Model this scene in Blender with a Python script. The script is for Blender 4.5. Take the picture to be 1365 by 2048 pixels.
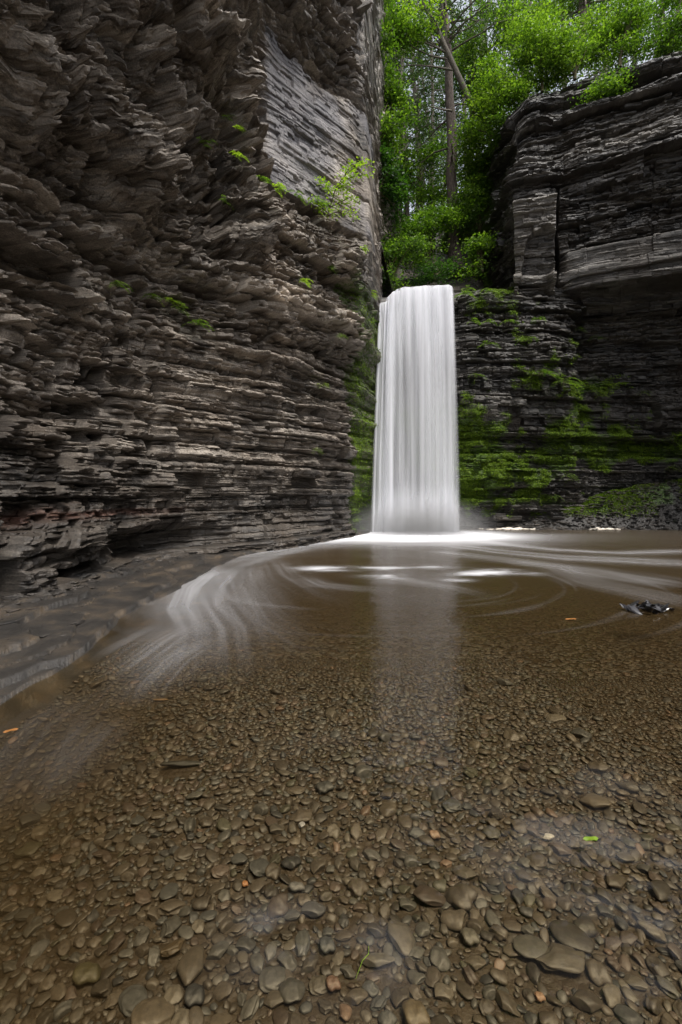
import bpy, bmesh, math, random
import numpy as np
from math import radians, pi
rng = np.random.default_rng(7); random.seed(7)

# ------------------------------------------------------------------ camera, world, sun, exposure
for o in list(bpy.data.objects): bpy.data.objects.remove(o)
scene = bpy.context.scene
C = scene.collection
F, CX, HY, H = 910.2, 682.5, 990.0, 1.3        # focal length in photo pixels, principal column, horizon row, eye height
cam = bpy.data.cameras.new('camera'); camo = bpy.data.objects.new('camera', cam); C.objects.link(camo)
camo.location = (0, 0, H); camo.rotation_euler = (radians(90), 0, 0)
cam.sensor_fit = 'VERTICAL'; cam.sensor_height = 36; cam.lens = 16; cam.shift_y = -34/2048
cam.clip_start = 0.05; cam.clip_end = 1000
scene.camera = camo
scene.render.resolution_x = 682; scene.render.resolution_y = 1024
SUN_EL, SUN_AZ = 66, 145                        # azimuth clockwise from +Y (the view direction)
w = bpy.data.worlds.new('World'); scene.world = w; w.use_nodes = True
nt = w.node_tree; bg = nt.nodes['Background']
sky = nt.nodes.new('ShaderNodeTexSky'); sky.sky_type = 'NISHITA'; sky.sun_disc = False
sky.sun_elevation = radians(SUN_EL); sky.sun_rotation = radians(SUN_AZ)
sky.dust_density = 4.0; sky.air_density = 1.0
hs = nt.nodes.new('ShaderNodeHueSaturation'); hs.inputs['Saturation'].default_value = 0.35
nt.links.new(sky.outputs[0], hs.inputs['Color']); nt.links.new(hs.outputs[0], bg.inputs[0])
bg.inputs[1].default_value = 0.14
sl = bpy.data.lights.new('sun', 'SUN'); so = bpy.data.objects.new('sun', sl); C.objects.link(so)
sl.energy = 1.5; sl.angle = radians(14); sl.color = (1.0, 0.96, 0.9)
so.rotation_euler = (radians(90-SUN_EL), 0, radians(180-SUN_AZ)); so.location = (0, 0, 40)
scene.view_settings.view_transform = 'Standard'; scene.view_settings.look = 'None'
scene.view_settings.exposure = 1.1; scene.view_settings.gamma = 1

# ------------------------------------------------------------------ helpers
def P(px, py, Y): return ((px-CX)/F*Y, Y, H+(HY-py)/F*Y)
def G(px, py, z=0.0):
    Y = F*(H-z)/(py-HY); return ((px-CX)/F*Y, Y)

def h2(a, b, seed=0):
    a = np.asarray(a).astype(np.int64); b = np.asarray(b).astype(np.int64)
    n = (a*374761393 + b*668265263 + seed*1442695041) & 0xFFFFFFFF
    n = ((n ^ (n >> 13))*1274126177) & 0xFFFFFFFF
    n = ((n ^ (n >> 16))*2246822519) & 0xFFFFFFFF
    return ((n ^ (n >> 15)) & 0xFFFFFF)/float(0xFFFFFF)
def vn(x, y, seed=0):
    xi = np.floor(x); yi = np.floor(y); fx = x-xi; fy = y-yi
    fx = fx*fx*(3-2*fx); fy = fy*fy*(3-2*fy)
    a = h2(xi, yi, seed); b = h2(xi+1, yi, seed); c = h2(xi, yi+1, seed); d = h2(xi+1, yi+1, seed)
    return (a+(b-a)*fx)*(1-fy)+(c+(d-c)*fx)*fy
def fbm(x, y, seed=0, o=4, g=0.5):
    s = 0; a = 1; t = 0
    for i in range(o):
        s = s+a*vn(x*2**i+17.3*i, y*2**i+9.1*i, seed+i); t += a; a *= g
    return s/t
def ridge(x, y, seed=0, o=4):
    s = 0; a = 1; t = 0
    for i in range(o):
        s = s+a*(1-np.abs(2*vn(x*2**i+3.3*i, y*2**i+5.1*i, seed+i)-1)); t += a; a *= .5
    return s/t
def ss(a, b, x):
    t = np.clip((x-a)/(b-a), 0, 1); return t*t*(3-2*t)

def set_props(o, label=None, cat=None, group=None, kind=None):
    if label: o['label'] = label
    if cat: o['category'] = cat
    if group: o['group'] = group
    if kind: o['kind'] = kind
    return o
def mesh_np(name, co, faces, mat=None, smooth=True, attrs=None, uv=None):
    me = bpy.data.meshes.new(name)
    co = np.asarray(co, np.float32); faces = np.asarray(faces, np.int32)
    k = faces.shape[1]; nf = len(faces)
    me.vertices.add(len(co)); me.vertices.foreach_set('co', co.ravel())
    me.loops.add(nf*k); me.loops.foreach_set('vertex_index', faces.ravel())
    me.polygons.add(nf); me.polygons.foreach_set('loop_start', np.arange(0, nf*k, k, dtype=np.int32))
    try: me.polygons.foreach_set('loop_total', np.full(nf, k, np.int32))
    except Exception: pass
    me.update(calc_edges=True)
    me.polygons.foreach_set('use_smooth', np.full(nf, smooth, bool))
    for n, a in (attrs or {}).items():
        a = np.asarray(a, np.float32)
        if a.ndim == 1:
            at = me.attributes.new(n, 'FLOAT', 'POINT'); at.data.foreach_set('value', a)
        else:
            at = me.attributes.new(n, 'FLOAT_COLOR', 'POINT')
            at.data.foreach_set('color', np.c_[a, np.ones(len(a))].astype(np.float32).ravel())
    if mat: me.materials.append(mat)
    return me
def obj(name, me, parent=None, **kw):
    o = bpy.data.objects.new(name, me); C.objects.link(o)
    if parent: o.parent = parent
    return set_props(o, **kw)
def empty(name, loc, **kw):
    o = bpy.data.objects.new(name, None); C.objects.link(o); o.location = loc; o.empty_display_size = .2
    return set_props(o, **kw)
def gridfaces(nr, nc):
    i = np.arange(nr-1)[:, None]*nc+np.arange(nc-1)[None]
    i = i.ravel(); return np.c_[i, i+1, i+nc+1, i+nc]

class MB:
    def __init__(s): s.v = []; s.f = []; s.n = 0
    def add(s, v, f): s.v.append(np.asarray(v, float)); s.f.append(np.asarray(f)+s.n); s.n += len(v)
    def tube(s, pts, rad, k=8, rough=0.0, seed=0):
        pts = np.asarray(pts, float); rad = np.asarray(rad, float); n = len(pts)
        T = np.gradient(pts, axis=0); T /= np.linalg.norm(T, axis=1)[:, None]+1e-9
        up = np.array([1., 0, 0]) if abs(T[0][2]) > .7 else np.array([0, 0, 1.])
        A = np.cross(T, up); A /= np.linalg.norm(A, axis=1)[:, None]+1e-9; B = np.cross(T, A)
        th = np.linspace(0, 2*pi, k, endpoint=False)
        rr = rad[:, None]*np.ones(k)[None]
        if rough: rr = rr*(1+rough*(2*h2(np.arange(n)[:, None]//1+0*th[None], np.arange(k)[None]+0*rad[:, None], seed)-1))
        ring = pts[:, None]+(A[:, None]*np.cos(th)[None, :, None]+B[:, None]*np.sin(th)[None, :, None])*rr[..., None]
        i = np.arange(n-1)[:, None]*k; j = np.arange(k)[None]; j2 = (j+1) % k
        f = np.stack([i+j, i+j2, i+k+j2, i+k+j], -1).reshape(-1, 4)
        s.add(ring.reshape(-1, 3), f)
    def mesh(s, name, mat, smooth=True, attrs=None): return mesh_np(name, np.concatenate(s.v), np.concatenate(s.f), mat, smooth, attrs)

# ------------------------------------------------------------------ materials
def newmat(name):
    m = bpy.data.materials.new(name); m.use_nodes = True; t = m.node_tree
    b = t.nodes.get('Principled BSDF'); return m, t, b
def N(t, typ, **kw):
    n = t.nodes.new(typ)
    for k, v in kw.items():
        if k.startswith('i_'):
            key = k[2:]; key = int(key) if key.isdigit() else key
            n.inputs[key].default_value = v
        else: setattr(n, k, v)
    return n
def ramp(t, stops, src):
    r = t.nodes.new('ShaderNodeValToRGB'); e = r.color_ramp.elements
    while len(e) < len(stops): e.new(0.5)
    for i, (p, c) in enumerate(stops): e[i].position = p; e[i].color = (*c, 1) if len(c) == 3 else c
    t.links.new(src, r.inputs[0]); return r
def attr(t, name): return N(t, 'ShaderNodeAttribute', attribute_name=name)
def mth(t, op, a, b=None, clamp=False):
    n = N(t, 'ShaderNodeMath', operation=op); n.use_clamp = clamp
    for i, x in enumerate((a, b)):
        if x is None: continue
        if isinstance(x, (int, float)): n.inputs[i].default_value = x
        else: t.links.new(x, n.inputs[i])
    return n.outputs[0]
def mixc(t, fac, a, b, mode='MIX'):
    n = N(t, 'ShaderNodeMix', data_type='RGBA', blend_type=mode)
    for i, x in ((0, fac), (6, a), (7, b)):
        if isinstance(x, (int, float)): n.inputs[i].default_value = x
        elif isinstance(x, tuple): n.inputs[i].default_value = (*x, 1)
        else: t.links.new(x, n.inputs[i])
    return n.outputs[2]

def rock_material(name, dark, mid, light, rough=0.62, bump=0.5, brown=(0.16, 0.12, 0.085), lam=26):
    m, t, b = newmat(name); L = t.links
    tc = N(t, 'ShaderNodeTexCoord')
    mp = N(t, 'ShaderNodeMapping'); mp.inputs['Scale'].default_value = (1.2, 1.2, 9); L.new(tc.outputs['Object'], mp.inputs[0])
    n1 = N(t, 'ShaderNodeTexNoise', i_Scale=1.6, i_Detail=9.0, i_Roughness=0.68); L.new(mp.outputs[0], n1.inputs[0])
    n2 = N(t, 'ShaderNodeTexNoise', i_Scale=1.1, i_Detail=6.0, i_Roughness=0.6); L.new(tc.outputs['Object'], n2.inputs[0])
    n3 = N(t, 'ShaderNodeTexNoise', i_Scale=38.0, i_Detail=5.0, i_Roughness=0.7); L.new(tc.outputs['Object'], n3.inputs[0])
    tone = attr(t, 'tone').outputs['Fac']
    v = mth(t, 'ADD', mth(t, 'MULTIPLY', n1.outputs[0], 0.62), mth(t, 'MULTIPLY', mth(t, 'SUBTRACT', tone, .08), 0.50))
    v = mth(t, 'ADD', v, mth(t, 'MULTIPLY', mth(t, 'SUBTRACT', n3.outputs[0], 0.5), 0.55))
    r = ramp(t, [(0.26, dark), (0.5, mid), (0.76, light)], v)
    bf = ramp(t, [(0.45, (0, 0, 0)), (0.7, (1, 1, 1))], n2.outputs[0])
    col = mixc(t, mth(t, 'MULTIPLY', bf.outputs[0], 0.55), r.outputs[0], brown)
    col = mixc(t, mth(t, 'MULTIPLY', attr(t, 'blue').outputs['Fac'], 0.65), col, mixc(t, v, (0.05, 0.052, 0.062), (0.27, 0.28, 0.33)))  # bluish sky reflection on the slab, painted into the rock colour
    # pale dry lime streaks on some beds
    wet = attr(t, 'wet').outputs['Fac']
    col = mixc(t, mth(t, 'MULTIPLY', wet, 0.62), col, (0.012, 0.012, 0.012))
    red = attr(t, 'red').outputs['Fac']
    col = mixc(t, mth(t, 'MULTIPLY', red, 0.8), col, (0.13, 0.05, 0.03))
    # moss
    ms = attr(t, 'moss').outputs['Fac']
    mp3 = N(t, 'ShaderNodeMapping'); mp3.inputs['Scale'].default_value = (1, 1, 3.2); L.new(tc.outputs['Object'], mp3.inputs[0])
    n4 = N(t, 'ShaderNodeTexNoise', i_Scale=4.5, i_Detail=8.0, i_Roughness=0.8); L.new(mp3.outputs[0], n4.inputs[0])
    mk = mth(t, 'SUBTRACT', mth(t, 'ADD', n4.outputs[0], ms), 1.0)
    mk = mth(t, 'MULTIPLY', mk, 7.0, clamp=True)
    mcol = ramp(t, [(0.3, (0.022, 0.042, 0.004)), (0.55, (0.07, 0.13, 0.008)), (0.8, (0.16, 0.23, 0.02))], n3.outputs[0])
    col = mixc(t, mk, col, mcol.outputs[0])
    L.new(col, b.inputs['Base Color'])
    ro = mth(t, 'SUBTRACT', rough+0.1, mth(t, 'MULTIPLY', n1.outputs[0], 0.2))
    ro = mth(t, 'SUBTRACT', ro, mth(t, 'MULTIPLY', wet, 0.34)); ro = mth(t, 'ADD', ro, mth(t, 'MULTIPLY', mk, 0.4))
    L.new(ro, b.inputs['Roughness'])
    mp2 = N(t, 'ShaderNodeMapping'); mp2.inputs['Scale'].default_value = (2.5, 2.5, lam); L.new(tc.outputs['Object'], mp2.inputs[0])
    n5 = N(t, 'ShaderNodeTexNoise', i_Scale=2.6, i_Detail=7.0, i_Roughness=0.72); L.new(mp2.outputs[0], n5.inputs[0])
    hh = mth(t, 'ADD', n5.outputs[0], mth(t, 'MULTIPLY', n3.outputs[0], 0.5))
    hh = mth(t, 'ADD', hh, mth(t, 'MULTIPLY', mth(t, 'MULTIPLY', mk, n4.outputs[0]), 1.5))
    bp = N(t, 'ShaderNodeBump', i_Strength=bump, i_Distance=0.05); L.new(hh, bp.inputs['Height']); L.new(bp.outputs[0], b.inputs['Normal'])
    return m
M = {}
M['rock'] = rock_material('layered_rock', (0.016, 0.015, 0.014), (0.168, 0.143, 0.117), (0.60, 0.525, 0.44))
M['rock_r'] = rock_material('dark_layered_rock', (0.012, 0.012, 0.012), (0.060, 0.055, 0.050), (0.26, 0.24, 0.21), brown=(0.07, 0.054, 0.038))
M['soil'] = rock_material('soil', (0.010, 0.009, 0.007), (0.035, 0.028, 0.02), (0.07, 0.06, 0.045), rough=.85, lam=3)

def leaf_material(name, c0, c1, c2, trans=0.45, rough=.5):
    m, t, b = newmat(name); L = t.links
    a = attr(t, 'tint').outputs['Fac']
    r = ramp(t, [(0.0, c0), (0.5, c1), (1.0, c2)], a)
    L.new(r.outputs[0], b.inputs['Base Color']); b.inputs['Roughness'].default_value = rough
    b.inputs['Specular IOR Level'].default_value = .35
    tr = N(t, 'ShaderNodeBsdfTranslucent')
    g = mixc(t, 1.0, r.outputs[0], (1.3, 1.5, 0.5), 'MULTIPLY'); L.new(g, tr.inputs[0])
    mx = N(t, 'ShaderNodeMixShader', i_0=trans); L.new(b.outputs[0], mx.inputs[1]); L.new(tr.outputs[0], mx.inputs[2])
    L.new(mx.outputs[0], t.nodes['Material Output'].inputs[0]); return m
M['leaf'] = leaf_material('broad_leaves', (0.035, 0.075, 0.012), (0.085, 0.16, 0.02), (0.23, 0.345, 0.045))
M['leaf_dark'] = leaf_material('dark_leaves', (0.012, 0.035, 0.008), (0.03, 0.075, 0.014), (0.06, 0.13, 0.02))
M['leaf_lime'] = leaf_material('lime_leaves', (0.13, 0.22, 0.015), (0.24, 0.36, 0.03), (0.36, 0.47, 0.06), .5)
M['needle'] = leaf_material('needles', (0.02, 0.04, 0.014), (0.045, 0.085, 0.025), (0.09, 0.15, 0.04), .35)
M['mossm'] = leaf_material('moss', (0.04, 0.075, 0.004), (0.12, 0.20, 0.012), (0.26, 0.36, 0.03), .3)
M['dead_leaf'] = leaf_material('dead_leaf', (0.22, 0.09, 0.02), (0.32, 0.14, 0.04), (0.4, 0.2, 0.06), .2)

def bark_material(name, a, c):
    m, t, b = newmat(name); L = t.links
    tc = N(t, 'ShaderNodeTexCoord'); mp = N(t, 'ShaderNodeMapping'); mp.inputs['Scale'].default_value = (9, 9, 1.6); L.new(tc.outputs['Object'], mp.inputs[0])
    n = N(t, 'ShaderNodeTexNoise', i_Scale=2.2, i_Detail=8.0, i_Roughness=0.7); L.new(mp.outputs[0], n.inputs[0])
    r = ramp(t, [(0.3, a), (0.7, c)], n.outputs[0]); L.new(r.outputs[0], b.inputs['Base Color']); b.inputs['Roughness'].default_value = .85
    bp = N(t, 'ShaderNodeBump', i_Strength=.9, i_Distance=.06); L.new(n.outputs[0], bp.inputs['Height']); L.new(bp.outputs[0], b.inputs['Normal'])
    return m
M['bark'] = bark_material('bark', (0.045, 0.032, 0.026), (0.20, 0.155, 0.13))
M['bark_grey'] = bark_material('grey_bark', (0.06, 0.05, 0.04), (0.22, 0.19, 0.15))
M['stem'] = bark_material('stem', (0.05, 0.04, 0.02), (0.14, 0.12, 0.05))

# ------------------------------------------------------------------ strata displacement
def strata(s, z, seed, th, bw, amp_bed, amp_block, tilt=0.25, edge=0.03, ew=0.012, warp=0.1, K=1.0):
    r = np.random.default_rng(seed)
    b = np.cumsum(th*np.exp(r.normal(0, .55, 1200))) - 3.0
    zw = z + warp*(fbm(s*.35, z*.15, seed+5, 3)-.5)*2
    k = np.clip(np.searchsorted(b, zw), 1, len(b)-1)
    zl = b[k-1]; tt = b[k]-zl; f = (zw-zl)/tt
    W = bw*np.exp(r.normal(0, .5, 1200)); PH = r.random(1200)*50; PB = r.normal(0, 1, 1200)
    w_ = W[k]*np.clip(tt/th, .6, 2.0)**.5
    sx = s/w_+PH[k]+.35*(vn(s/w_*.8, k*3.7, seed+11)-.5)*2
    bi = np.floor(sx); fb = sx-bi
    # beds pinch in and out along the wall
    bedm = (vn(s*.28+k*7.7, k*1.3, seed+21)-.5)*2
    a1 = h2(bi, k, seed+1)-.5; a2 = h2(bi, k, seed+2)-.5; a3 = h2(bi, k, seed+3)-.5
    d = amp_bed*(PB[k]*.55+bedm*.6)+K*amp_block*2*a1*(np.abs(a1)*1.5+.3)
    d = d+K*(tilt*w_*(fb-.5)*a2*1.6+tilt*1.2*tt*(f-.5)*a3*2)
    db = np.minimum(fb, 1-fb)*w_; dz = np.minimum(f, 1-f)*tt
    d = d-edge*np.exp(-dz/ew)-K*edge*.8*np.exp(-db/ew)
    d = d-K*amp_block*1.5*(h2(bi, k, seed+31) > .88)-amp_bed*1.3*(h2(k, 0*k, seed+32) > .84)
    tone = .5*h2(k, 0*k, seed+8)+.5*h2(bi, k, seed+9)
    return d, tone

def cliff_surface(ctrl, zr, zs, us, sm=6):
    """ctrl[col][zrow] = (x, y); returns base XY grid (nz, nu) plus arc length and horizontal normals facing the pool"""
    ctrl = np.asarray(ctrl, float); nc = len(ctrl)
    # z interpolation
    A = np.empty((len(zs), nc, 2))
    for c in range(nc):
        for j in (0, 1): A[:, c, j] = np.interp(zs, zr, ctrl[c, :, j])
    ker = np.hanning(2*sm+3)[1:-1]; ker /= ker.sum()
    pad = np.pad(A, ((sm, sm), (0, 0), (0, 0)), 'edge')
    A = sum(ker[i]*pad[i:i+len(zs)] for i in range(2*sm+1))
    # column interpolation, parameter = control index
    i0 = np.clip(np.floor(us).astype(int), 0, nc-2); f = (us-i0)[None, :, None]
    p0 = A[:, np.clip(i0-1, 0, nc-1)]; p1 = A[:, i0]; p2 = A[:, i0+1]; p3 = A[:, np.clip(i0+2, 0, nc-1)]
    m1 = (p2-p0)/2*.8; m2 = (p3-p1)/2*.8
    B = (2*f**3-3*f**2+1)*p1+(f**3-2*f**2+f)*m1+(-2*f**3+3*f**2)*p2+(f**3-f**2)*m2
    mean = B[:max(2, int(len(zs)*.8))].mean(0)
    T = np.gradient(mean, axis=0)
    seg = np.linalg.norm(np.diff(mean, axis=0), axis=1); s = np.r_[0, np.cumsum(seg)]
    T /= np.linalg.norm(T, axis=1)[:, None]+1e-9
    k2 = np.hanning(27)[1:-1]; k2 /= k2.sum()
    T = np.stack([np.convolve(np.pad(T[:, j], 12, 'edge'), k2, 'valid') for j in (0, 1)], 1)
    T /= np.linalg.norm(T, axis=1)[:, None]
    nrm = np.stack([T[:, 1], -T[:, 0]], 1)
    return B, s, nrm

def PXY(px, Y): return ((px-CX)/F*Y, Y)

# ------------------------------------------------------------------ left cliff
zr = [-.9, 0, .6, 1.2, 2.5, 4, 6, 7.5, 9.2, 11, 13, 13.4, 16, 22]
def colY(px, ys):
    if len(ys) < len(zr): ys = list(ys)+[ys[-1]]*(len(zr)-len(ys))
    return [PXY(px, y) for y in ys]
Lc = []
over = [0, 0, 0, 0, .1, .1, .1, .8, 1.7, 2.3, 2.6, 2.7, 2.9, 2.9]
Lc.append([(-4.2+o*.6, -14) for o in over])
Lc.append([(-4.4+o*.7, -7) for o in over])
Lc.append([(-4.3+o*.8, -1) for o in over])
Lc.append([(-4.1+o*.8, 2.4) for o in over])
Lc.append(colY(-130, [4.1, 3.9, 4.0, 4.4, 5.0, 5.3, 5.5, 4.6, 3.7, 3.1, 2.8, 2.8, 2.6]))
Lc.append(colY(0, [5.1, 4.8, 4.8, 5.3, 5.9, 6.3, 6.6, 6.0, 5.2, 4.6, 4.2, 4.1, 3.9]))
Lc.append(colY(160, [6.0, 5.8, 6.0, 6.7, 7.3, 7.6, 7.9, 7.4, 6.5, 5.8, 5.4, 5.3, 5.1]))
Lc.append(colY(300, [8.0, 7.9, 8.1, 8.4, 8.8, 9.0, 9.1, 8.8, 7.9, 7.1, 6.6, 6.5, 6.2]))
Lc.append(colY(400, [9.2, 9.2, 9.5, 9.6, 9.7, 9.8, 9.8, 9.9, 9.4, 8.5, 7.9, 7.8, 7.5]))
Lc.append(colY(470, [10.1, 10.1, 10.4, 10.5, 10.4, 10.3, 10.3, 10.5, 10.4, 9.6, 9.0, 8.9, 8.6]))
Lc.append(colY(520, [10.8, 10.8, 11.1, 11.1, 11.0, 10.8, 10.7, 10.9, 11.3, 11.2, 10.8, 10.5, 10.0]))
Lc.append(colY(560, [11.4, 11.4, 11.7, 11.6, 11.4, 11.2, 11.1, 11.2, 11.75, 11.7, 11.7, 11.1, 10.7]))
Lc.append(colY(620, [12.4, 12.4, 12.6, 12.4, 12.2, 12.0, 11.8, 11.9, 12.45, 12.4, 12.4, 11.8, 11.4]))
Lc.append(colY(700, [14.9, 14.7, 14.4, 14.0, 13.6, 13.2, 12.9, 13.0, 13.5, 13.45, 13.4, 12.9, 12.5]))
def edgecol(dpx, ys):
    px = [722, 722, 722, 724, 727, 731, 734, 742, 743, 741, 737, 736, 731, 729]
    return [PXY(p+dpx, y) for p, y in zip(px, list(ys)+[ys[-1]]*(len(zr)-len(ys)))]
Lc.append(edgecol(-14, [16.0, 15.9, 15.6, 15.2, 14.7, 14.2, 13.8, 13.8, 14.0, 13.95, 13.9, 13.5, 13.1]))
Lc.append(edgecol(0, [16.6, 16.6, 16.4, 16.0, 15.5, 15.0, 14.6, 14.5, 14.3, 14.25, 14.2, 13.9, 13.6]))
Lc.append([PXY(763+d, 17.0) for d in (0, 0, 0, 0, 0, 0, 0, 2, 0, -2, -5, -5, -8, -8)])
Lc.append([PXY(772, 20)]*len(zr))
Lc.append([PXY(790, 26)]*len(zr))
Lc.append([PXY(815, 38)]*len(zr))
zs = np.r_[np.arange(-.9, 0.0, .04), np.arange(0, 9.4, .0165), np.arange(9.4, 14.5, .021), np.arange(14.5, 22.01, .08)]
us = np.r_[np.linspace(0, 4, 120, endpoint=False), np.linspace(4, 5, 60, endpoint=False)]
for a, px0, px1 in [(5, 0, 160), (6, 160, 300), (7, 300, 400), (8, 400, 470), (9, 470, 520), (10, 520, 560), (11, 560, 620), (12, 620, 700), (13, 700, 742)]:
    us = np.r_[us, np.linspace(a, a+1, int((px1-px0)*.85), endpoint=False)]
us = np.r_[us, np.linspace(14, 15, 30, endpoint=False), np.linspace(15, 16, 30, endpoint=False), np.linspace(16, 19, 150)]
def pz_weight(u, a, b, soft=.5): return ss(a-soft, a+soft, u)*(1-ss(b-soft, b+soft, u))

def build_left():
    B, s, nrm = cliff_surface(Lc, zr, zs, us)
    Z, S = np.meshgrid(zs, s, indexing='ij'); U = np.broadcast_to(us[None], Z.shape)
    S = S+0.06*(fbm(S*.7, Z*.7, 3)-.5)      # joints are not perfectly plumb
    slab = ss(9.9, 10.6, U)*ss(9.15, 9.3, Z+.25*(vn(S*.8, Z*0, 9)-.5))*(1-ss(12.9, 13.1, Z+.5*(vn(S*.9, S*0, 19)-.5)))*(1-ss(15.2, 15.8, U))
    ceil = (1-ss(9.3, 10.2, U+.7*(vn(Z*.5, S*.3, 4)-.5)))*ss(5.9, 6.8, Z-.12*np.clip(U-5, 0, 5)*0)
    low = 1-ss(1.3, 2.2, Z+.6*(vn(S*.5, Z*.5, 41)-.5))
    lefty = 1-ss(6.0, 8.0, U)
    K = np.clip(.55+.55*ss(3.6, 5.6, Z+1.2*(vn(S*.5, Z*.5, 43)-.5))+.55*lefty, 0, 1.15)
    d1, t1 = strata(S, Z, 1, .30, .85, .12, .26, .12, .10, .016, .04, K)
    d2, t2 = strata(S, Z, 2, .095, .34, .060, .13, .28, .060, .011, .02, K)
    d3, t3 = strata(S, Z, 3, .038, .16, .026, .045, .30, .022, .007, .015, K)
    rough = (fbm(S*1.3, Z*1.6, 31, 5)-.5)
    big = (fbm(S*.35, Z*.45, 33, 3)-.5)
    crumb = (ridge(S*3.2, Z*5.5, 35, 4)-.5)
    amp = (1-.86*slab)*(1-.35*low*(1-.8*lefty))
    endf = 1-.75*ss(13.5, 14.2, U)
    d = amp*endf*(d1*.9+d2+d3*.9+.12*rough+.07*crumb)+(1-.9*slab)*.75*big*endf
    # bigger blocks at the left
    d4, t4 = strata(S, Z, 5, .26, .42, .05, .28, .35, .07, .012, .03)
    d = d+lefty*(1-ceil)*(1-low)*d4*.8
    # overhanging ceiling: hanging flutes and plucked blocks
    fl = ridge(S*1.5+1.0*fbm(Z*.6, S*.4, 52, 3), Z*.32, 53, 3)
    fl2 = fbm(S*4.0, Z*1.2, 55, 4)
    d5, t5 = strata(S+.10*Z, Z+.10*S, 6, .55, .50, .10, .40, .35, .12, .02, .12)
    d6, t6 = strata(S-.08*Z, Z+.12*S, 9, .22, .22, .05, .22, .40, .06, .01, .10)
    d = d+ceil*(1.15*(fl-.55)+1.25*(ridge(S*.62+.5*vn(Z*.5, S*.2, 57), Z*.22, 56, 2)-.6)*ss(5.9, 7.6, Z)+.12*(fl2-.5)+.10*crumb+d5+.8*d6)
    # slab: thin lamination steps and a few long open partings
    d = d+slab*(.035*(strata(S, Z, 7, .34, 3.0, .10, .16, .02, .16, .010, .01)[0])+.014*(strata(S, Z, 8, .09, 1.3, .12, .16, .02, .10, .006, .01)[0])+.04*(fbm(S*.6, Z*.6, 61, 3)-.5))
    for zc, dep, wd in ((10.35, .14, .03), (11.1, .05, .02), (9.75, .05, .02), (11.9, .05, .018)):
        d = d-slab*dep*np.exp(-((Z-zc-.06*(vn(S*.6, S*0+zc, 71)-.5))/wd)**2)*ss(.25, .45, vn(S*.5+zc*3, S*0, 72))
    # continuous protruding beds and recessed partings seen running across the wall
    for zc, wd, a in ((6.15, .28, .28), (4.6, .10, .12), (3.62, .09, .14), (2.7, .08, .10), (2.2, .07, .08), (5.1, .12, -.16), (4.1, .08, -.13), (3.2, .07, -.12), (2.45, .05, -.1)):
        zz = Z-zc-.16*(vn(S*.35, S*0+zc, 81)-.5)
        d = d+(1-slab)*(1-.6*lefty)*a*np.exp(-(zz/wd)**4)*(.4+.9*vn(S*.7+zc, S*0, 82))
    # deep vertical joints
    for uc, z0, z1, dep in ((9.25, 6.9, 9.6, .55), (8.1, 6.3, 8.6, .35), (9.9, 7.3, 9.0, .3), (7.2, 2.0, 4.6, .25), (12.6, .1, 1.4, .3), (11.3, 1.9, 4.3, .22)):
        d = d-dep*np.exp(-((U-uc-.12*(vn(Z*1.5, Z*0+uc, 91)-.5))/.05)**2)*ss(z0, z0+.3, Z)*(1-ss(z1-.3, z1, Z))
    # undercut notch at the foot, left of middle
    d = d-.55*pz_weight(U, 6.6, 8.2, .5)*np.exp(-((Z-.42)/.22)**2)
    # square buttress mid-left in the upper third
    d = d+.35*pz_weight(U, 8.2, 9.2, .10)*ss(6.7, 6.9, Z)*(1-ss(8.7, 9.0, Z))
    d = d*ss(-.01, .0, Z+.9)
    # foot: lower smooth sloping beds on the right part
    d = d+.35*pz_weight(U, 9.5, 13.3, .7)*(1-ss(.1, 1.0, Z))*(.6+.6*vn(S*.5, Z*1.2, 95))
    # cap rows at the top
    X = B[..., 0]+nrm[None, :, 0]*d; Y = B[..., 1]+nrm[None, :, 1]*d
    zz = Z+amp*.05*(fbm(S*5, Z*5, 97, 3)-.5)+ceil*(.30*(fbm(X*2.6, Y*2.6, 98, 4)-.5)+.10*(ridge(X*7, Y*7, 99, 3)-.5))
    co = np.stack([X, Y, zz], -1)
    caps = []
    for k, (bk, up) in enumerate(((1.0, .1), (3, .3), (8, .5), (16, .6))):
        c = co[-1].copy(); c[:, :2] -= nrm*bk; c[:, 2] += up; caps.append(c[None])
    co = np.concatenate([co]+caps, 0)
    pad = lambda a: np.concatenate([a]+[a[-1:]]*4, 0)
    moss = np.clip(.57*ss(12.4, 13.6, U+1.2*(vn(S*1.2, Z*.9, 101)-.5))*(1-ss(7.5, 9.0, Z))*(1-ss(18.5, 19, U)), 0, 1)
    moss = np.maximum(moss, .36*pz_weight(U, 9, 12, 1.5)*(1-ss(2.0, 3.2, Z))*ss(.5, 1.2, Z))
    moss = np.maximum(moss, .40*(1-ss(.0, .35, Z))*(1-ss(7, 8, U)))
    wet = np.clip((1-ss(1.0, 2.6, Z+1.2*(vn(S*.8, Z*.9, 103)-.5)))*.85+ss(13.0, 14.2, U)*(1-ss(8.5, 9.5, Z))*.8, 0, 1)
    wet = np.maximum(wet, .45*(1-slab)*ss(.55, .75, fbm(S*1.1, Z*.35, 105, 3)))
    wet = np.maximum(wet, .55*ss(12.9, 13.2, Z)*ss(9.6, 10, U))  # darker, glossier rock above the slab
    wet = np.maximum(wet, .35*ceil)  # darker, glossier rock across the overhanging ceiling
    red = (1-ss(6.5, 8.5, U))*np.exp(-((Z-1.02-.1*(vn(S*.9, Z*0, 107)-.5))/.09)**2)*ss(.35, .8, vn(S*2.4, Z*9, 108))*.75
    tone = np.clip(.25*t1+.40*t2+.35*t3+.10*rough, 0, 1)
    tone = tone*(1-slab)+slab*np.clip(.36+.95*(fbm(S*.9+.5*Z, Z*1.3, 111, 5)-.45)+.25*ss(9.2, 10.5, Z)*(1-ss(10.6, 11.6, Z)), 0, 1)
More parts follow.
